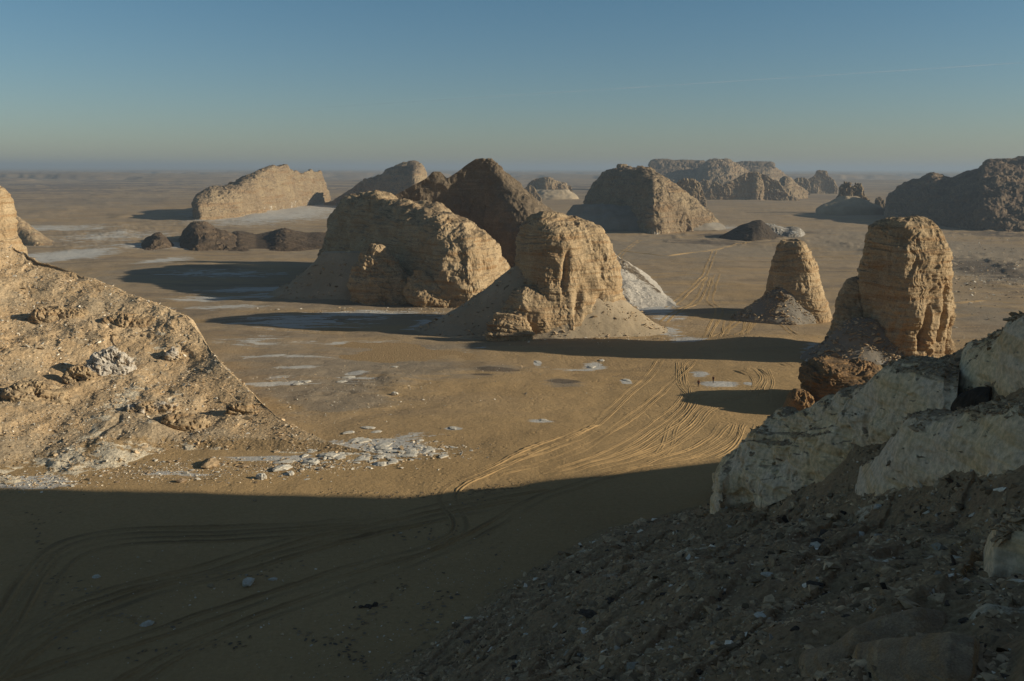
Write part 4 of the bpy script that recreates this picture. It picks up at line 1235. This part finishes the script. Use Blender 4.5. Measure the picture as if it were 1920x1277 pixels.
def tracks():
    VS, FS, off = [], [], 0
    GV = []
    for l, cv, w, bm2, g in [(T8, z8, .95, .115, .85), (TZ6, z6, 1.35, .2, .95), (FAR_T, lambda q: q, 1.1, .12, 1.1)]:
        for pl_ in l:
            q = np.array([atG(a, b)[:2] for a, b in cv(pl_)])
            d = np.gradient(q, axis=0); d /= np.linalg.norm(d, axis=1, keepdims=True)
            nrm = np.stack([-d[:, 1], d[:, 0]], -1)
            n0 = len(FS)
            wq = w * RNG.uniform(.75, 1.15)
            for sgn in (-1, 1):
                off = ribbon(q + sgn * g * nrm, wq, bm2 * RNG.uniform(.6, 1.3), VS, FS, off)
                GV.append(np.clip(.34 + .5 * noise3(VS[-1][:, 0] / 9, VS[-1][:, 1] / 9, 0), .03, .6) * np.repeat(np.minimum(1, np.minimum(np.arange(len(VS[-1]) // 10), np.arange(len(VS[-1]) // 10)[::-1]) / 25), 10) * np.tile([0, .3, .6, 1, 1, 1, 1, .6, .3, 0], len(VS[-1]) // 10) if cv is z6 else np.zeros(len(VS[-1])))
    V = np.concatenate(VS)
    z = np.zeros(len(V))
    o = mesh_np('wheel_tracks', V, np.concatenate(FS), M['sand'], attrs={'chalk': z, 'gravel': z, 'dark': z, 'packed': np.concatenate(GV), 'far': z})
    tag(o, kind='structure', label='curving wheel tracks pressed into the sand')


tracks()


def footprints():
    r = np.random.default_rng(77)
    C = []
    for (ax, ay, bx, by, n_, sp) in [(60, 960, 130, 1240, 60, 14), (200, 1120, 60, 1060, 30, 14), (640, 1210, 760, 1090, 40, 10), (690, 1250, 560, 1180, 30, 12), (950, 905, 860, 960, 40, 14), (820, 930, 600, 925, 40, 10),
                                 (1000, 905, 860, 925, 40, 8), (470, 1200, 250, 1230, 40, 14), (330, 1170, 120, 1150, 30, 12), (780, 1190, 840, 1110, 30, 14), (900, 1010, 700, 990, 60, 26), (560, 1060, 330, 1090, 40, 22)]:
        t = np.linspace(0, 1, n_) + r.normal(0, .01, n_)
        C.append(np.stack([ax + (bx - ax) * t + r.normal(0, sp, n_), ay + (by - ay) * t + r.normal(0, sp * .4, n_)], -1))
    C = np.concatenate(C)
    p = atG(C[:, 0], C[:, 1])
    a = r.uniform(0, 6.28, len(p)); L = r.uniform(.2, .38, len(p)); W = L * r.uniform(.45, .7, len(p))
    th = np.linspace(0, 2 * np.pi, 10, endpoint=False)
    rad = np.array([1.5, 1.15, .8, .1]); hh = np.array([-.03, .05, .0, .0])
    ex = L[:, None, None] * rad[None, :, None] * np.cos(th); ey = W[:, None, None] * rad[None, :, None] * np.sin(th)
    X = p[:, 0, None, None] + ex * np.cos(a)[:, None, None] - ey * np.sin(a)[:, None, None]
    Y = p[:, 1, None, None] + ex * np.sin(a)[:, None, None] + ey * np.cos(a)[:, None, None]
    Z = ground_h(X, Y) + .014 + hh[None, :, None]
    F1 = grid_faces(4, 10, True)
    F = (F1[None] + (np.arange(len(p)) * 40)[:, None, None]).reshape(-1, 4)
    g = np.broadcast_to(np.array([.2, .3, .95, 1.0])[None, :, None], X.shape)
    z = np.zeros(X.size)
    o = mesh_np('footprints', np.stack([X, Y, Z], -1), F[:, ::-1], M['sand'], attrs={'chalk': z, 'gravel': g.ravel() * .7, 'dark': g.ravel() * .6, 'far': z})
    tag(o, 'trails of footprints trodden into the shaded sand', 'footprints', kind='stuff')


footprints()


# ------------------------------------------------------------------ the two walkers
def cloth(name, c):
    return plain_mat(name, c, tuple(k * .8 for k in c), 20, .9, .005)


M['skin'] = cloth('skin', (0.42, 0.25, 0.17))
M['rust'] = cloth('rust_jacket', (0.26, 0.09, 0.035))
M['darkred'] = cloth('dark_red_jacket', (0.09, 0.03, 0.02))
M['navy'] = cloth('dark_trousers', (0.02, 0.02, 0.025))
M['hair'] = cloth('dark_hair', (0.02, 0.013, 0.009))
M['boot'] = cloth('boots', (0.03, 0.022, 0.016))


def skin(name, verts, edges, rad, mat, parent, sub=1, root=0):
    me = bpy.data.meshes.new(name)
    me.from_pydata(verts, edges, [])
    o = bpy.data.objects.new(name, me)
    COL.objects.link(o)
    sk_ = o.modifiers.new('s', 'SKIN'); sk_.use_smooth_shade = True
    if not me.skin_vertices:
        me.attributes  # created with the modifier's layer below
        bm = bmesh.new(); bm.from_mesh(me); bm.verts.layers.skin.verify(); bm.to_mesh(me); bm.free()
    for i, q in enumerate(rad):
        me.skin_vertices[0].data[i].radius = q if isinstance(q, tuple) else (q, q)
    me.skin_vertices[0].data[root].use_root = True
    o.modifiers.new('u', 'SUBSURF').levels = sub
    o.modifiers['u'].render_levels = sub
    dg = bpy.context.evaluated_depsgraph_get(); dg.update()
    nm = bpy.data.meshes.new_from_object(o.evaluated_get(dg))
    o.modifiers.clear(); o.data = nm
    nm.materials.clear(); nm.materials.append(mat)
    o.parent = parent
    return o


def person(loc, rz, label, jacket, stride):
    e = empty('person', loc, label, 'person', None)
    e.rotation_euler = (0, 0, rz)
    s = stride
    V = [(0, 0, .95), (0, 0, 1.15), (0, 0, 1.38), (0, .0, 1.5), (0, .01, 1.6), (0, .02, 1.70),
         (-.1, 0, .9), (-.11, s * .5, .5), (-.11, s * .35, .09), (-.11, s * .35 + .14, .035),
         (.1, 0, .9), (.11, -s * .35, .5), (.11, -s * .8, .11), (.11, -s * .8 + .14, .04),
         (-.19, 0, 1.42), (-.25, -.05, 1.14), (-.26, .04, .9), (-.26, .06, .82),
         (.19, 0, 1.42), (.25, .05, 1.14), (.26, .12, .9), (.26, .15, .82)]
    E = [(0, 1), (1, 2), (2, 3), (3, 4), (4, 5), (0, 6), (6, 7), (7, 8), (8, 9), (0, 10), (10, 11), (11, 12), (12, 13), (2, 14), (14, 15), (15, 16), (16, 17), (2, 18), (18, 19), (19, 20), (20, 21)]
    R = [(.14, .1), (.12, .09), (.15, .1), .05, .085, .08, .085, .06, .045, .035, .085, .06, .045, .035, .06, .042, .03, .032, .06, .042, .03, .032]
    for sx, hi in ((-1, 17), (1, 21)):           # five fingers each
        hx, hy, hz = V[hi]
        for k in range(4):
            a = len(V); fy = hy - .028 + .019 * k; ln = (.075, .085, .08, .062)[k]
            V += [(hx, fy, hz - .03), (hx - sx * .008, fy, hz - .03 - ln * .5), (hx - sx * .022, fy, hz - .03 - ln)]
            E += [(hi, a), (a, a + 1), (a + 1, a + 2)]; R += [.009, .0085, .007]
        a = len(V)
        V += [(hx - sx * .01, hy + .045, hz - .005), (hx - sx * .02, hy + .06, hz - .04)]
        E += [(hi, a), (a, a + 1)]; R += [.011, .009]
    skin('body', V, E, R, M['skin'], e)
    f = bmesh.new()                              # face: nose, mouth, eyes, ears as one small mesh
    for c, q in (((0, .115, 1.655), (.014, .02, .022)), ((0, .10, 1.61), (.026, .008, .006)), ((-.032, .098, 1.68), (.013, .008, .007)), ((.032, .098, 1.68), (.013, .008, .007)),
                 ((-.09, .015, 1.66), (.01, .02, .03)), ((.09, .015, 1.66), (.01, .02, .03))):
        bmesh.ops.create_uvsphere(f, u_segments=8, v_segments=6, radius=1, matrix=Matrix.Translation(c) @ Matrix.Diagonal((*q, 1)))
    me = bpy.data.meshes.new('face'); f.to_mesh(me); f.free(); me.materials.append(M['skin'])
    o = bpy.data.objects.new('face', me); COL.objects.link(o); o.parent = e
    skin('hair', [(0, -.01, 1.63), (0, -.012, 1.71), (0, .01, 1.745)], [(0, 1), (1, 2)], [.075, .09, .07], M['hair'], e)
    skin('jacket', [(0, 0, 1.16), (0, 0, .92), (0, 0, 1.38), (0, 0, 1.46), (-.19, 0, 1.42), (-.255, -.05, 1.14), (-.262, .035, .92), (.19, 0, 1.42), (.255, .05, 1.14), (.262, .11, .92)],
         [(0, 1), (0, 2), (2, 3), (2, 4), (4, 5), (5, 6), (2, 7), (7, 8), (8, 9)], [(.16, .125), (.175, .135), (.19, .13), (.08, .08), .08, .062, .05, .08, .062, .05], jacket, e)
    skin('trousers', [(0, 0, .96), (-.1, 0, .88), (-.11, s * .5, .5), (-.11, s * .35, .12), (.1, 0, .88), (.11, -s * .35, .5), (.11, -s * .8, .14)],
         [(0, 1), (1, 2), (2, 3), (0, 4), (4, 5), (5, 6)], [(.15, .11), .1, .078, .065, .1, .078, .065], M['navy'], e)
    for sx, y, z in ((-.11, s * .35, .05), (.11, -s * .8, .055)):
        skin('boot', [(sx, y - .04, z + .08), (sx, y - .03, z), (sx, y + .14, z - .01)], [(0, 1), (1, 2)], [.055, .052, .045], M['boot'], e)
    return e


for (px, py, rz, lab, jk, sd_) in [(1309.5, 725, 2.6, 'person in a rust-coloured jacket and dark trousers, left one of the two walkers', M['rust'], .05),
                                   (1337, 718, 2.2, 'person in a dark red jacket, right one of the two walkers', M['darkred'], .12)]:
    p = lay(px, py)
    e = person(tuple(map(float, p)), rz, lab, jk, sd_)
    e['group'] = 'people walking in the desert'

# ------------------------------------------------------------------ contrail and air
def contrail():
    d1, d2 = ray(1990, 113), ray(520, 207)
    z = 9000.0
    p1 = np.array([0, 0, CAMZ]) + d1 * (z / d1[2]); p2 = np.array([0, 0, CAMZ]) + d2 * (z / d2[2])
    n_ = 160; m = 10
    t = np.linspace(0, 1, n_)[:, None]
    c = p1 + (p2 - p1) * t
    ax = (p2 - p1) / np.linalg.norm(p2 - p1)
    u = np.cross(ax, [0, 0, 1]); u /= np.linalg.norm(u); w = np.cross(ax, u)
    rad = (120 + 90 * t[:, 0]) * (1 + .25 * noise3(t[:, 0] * 30, 0, 0))
    th = np.linspace(0, 2 * np.pi, m, endpoint=False)
    P = c[:, None, :] + rad[:, None, None] * (np.cos(th)[None, :, None] * u + .5 * np.sin(th)[None, :, None] * w)
    mt = bpy.data.materials.new('contrail_ice'); mt.use_nodes = True
    nn, ll = mt.node_tree.nodes, mt.node_tree.links
    nn.clear()
    o_ = nn.new('ShaderNodeOutputMaterial'); tr = nn.new('ShaderNodeBsdfTransparent'); df = nn.new('ShaderNodeBsdfDiffuse'); tl = nn.new('ShaderNodeBsdfTranslucent'); mx = nn.new('ShaderNodeMixShader'); ad = nn.new('ShaderNodeMixShader')
    df.inputs[0].default_value = (.9, .9, .9, 1); tl.inputs[0].default_value = (.9, .9, .9, 1)
    ll.new(df.outputs[0], ad.inputs[1]); ll.new(tl.outputs[0], ad.inputs[2])
    at_ = nn.new('ShaderNodeAttribute'); at_.attribute_name = 'thick'
    ll.new(at_.outputs['Fac'], mx.inputs[0]); ll.new(tr.outputs[0], mx.inputs[1]); ll.new(ad.outputs[0], mx.inputs[2])
    ll.new(mx.outputs[0], o_.inputs['Surface'])
    th_ = np.repeat(.095 * (1 - t[:, 0] ** 1.3) * np.clip(.75 + .8 * noise3(t[:, 0] * 22, 1, 1) + .5 * noise3(t[:, 0] * 70, 2, 1), .1, 1.4), m)
    o = mesh_np('contrail', P, grid_faces(n_, m, True), mt, attrs={'thick': th_})
    tag(o, 'faint thin vapour trail slanting across the sky', 'contrail', kind='stuff')


contrail()

hb = bmesh.new()
bmesh.ops.create_cube(hb, size=1)
for v in hb.verts:
    v.co.x *= 124000; v.co.y *= 124000
    v.co.z = -4 if v.co.z < 0 else 112
hm = bpy.data.meshes.new('haze'); hb.to_mesh(hm); hb.free()
hz = bpy.data.objects.new('haze', hm); COL.objects.link(hz)
mt = bpy.data.materials.new('desert_haze'); mt.use_nodes = True
mt.node_tree.nodes.clear()
pv = mt.node_tree.nodes.new('ShaderNodeVolumePrincipled'); po = mt.node_tree.nodes.new('ShaderNodeOutputMaterial')
pv.inputs['Color'].default_value = (0.46, 0.55, 0.64, 1)
pv.inputs['Density'].default_value = 0.00017
pv.inputs['Anisotropy'].default_value = 0.1
mt.node_tree.links.new(pv.outputs[0], po.inputs['Volume'])
hm.materials.append(mt)
tag(hz, 'thin dusty haze over the far plain', 'haze', kind='stuff')
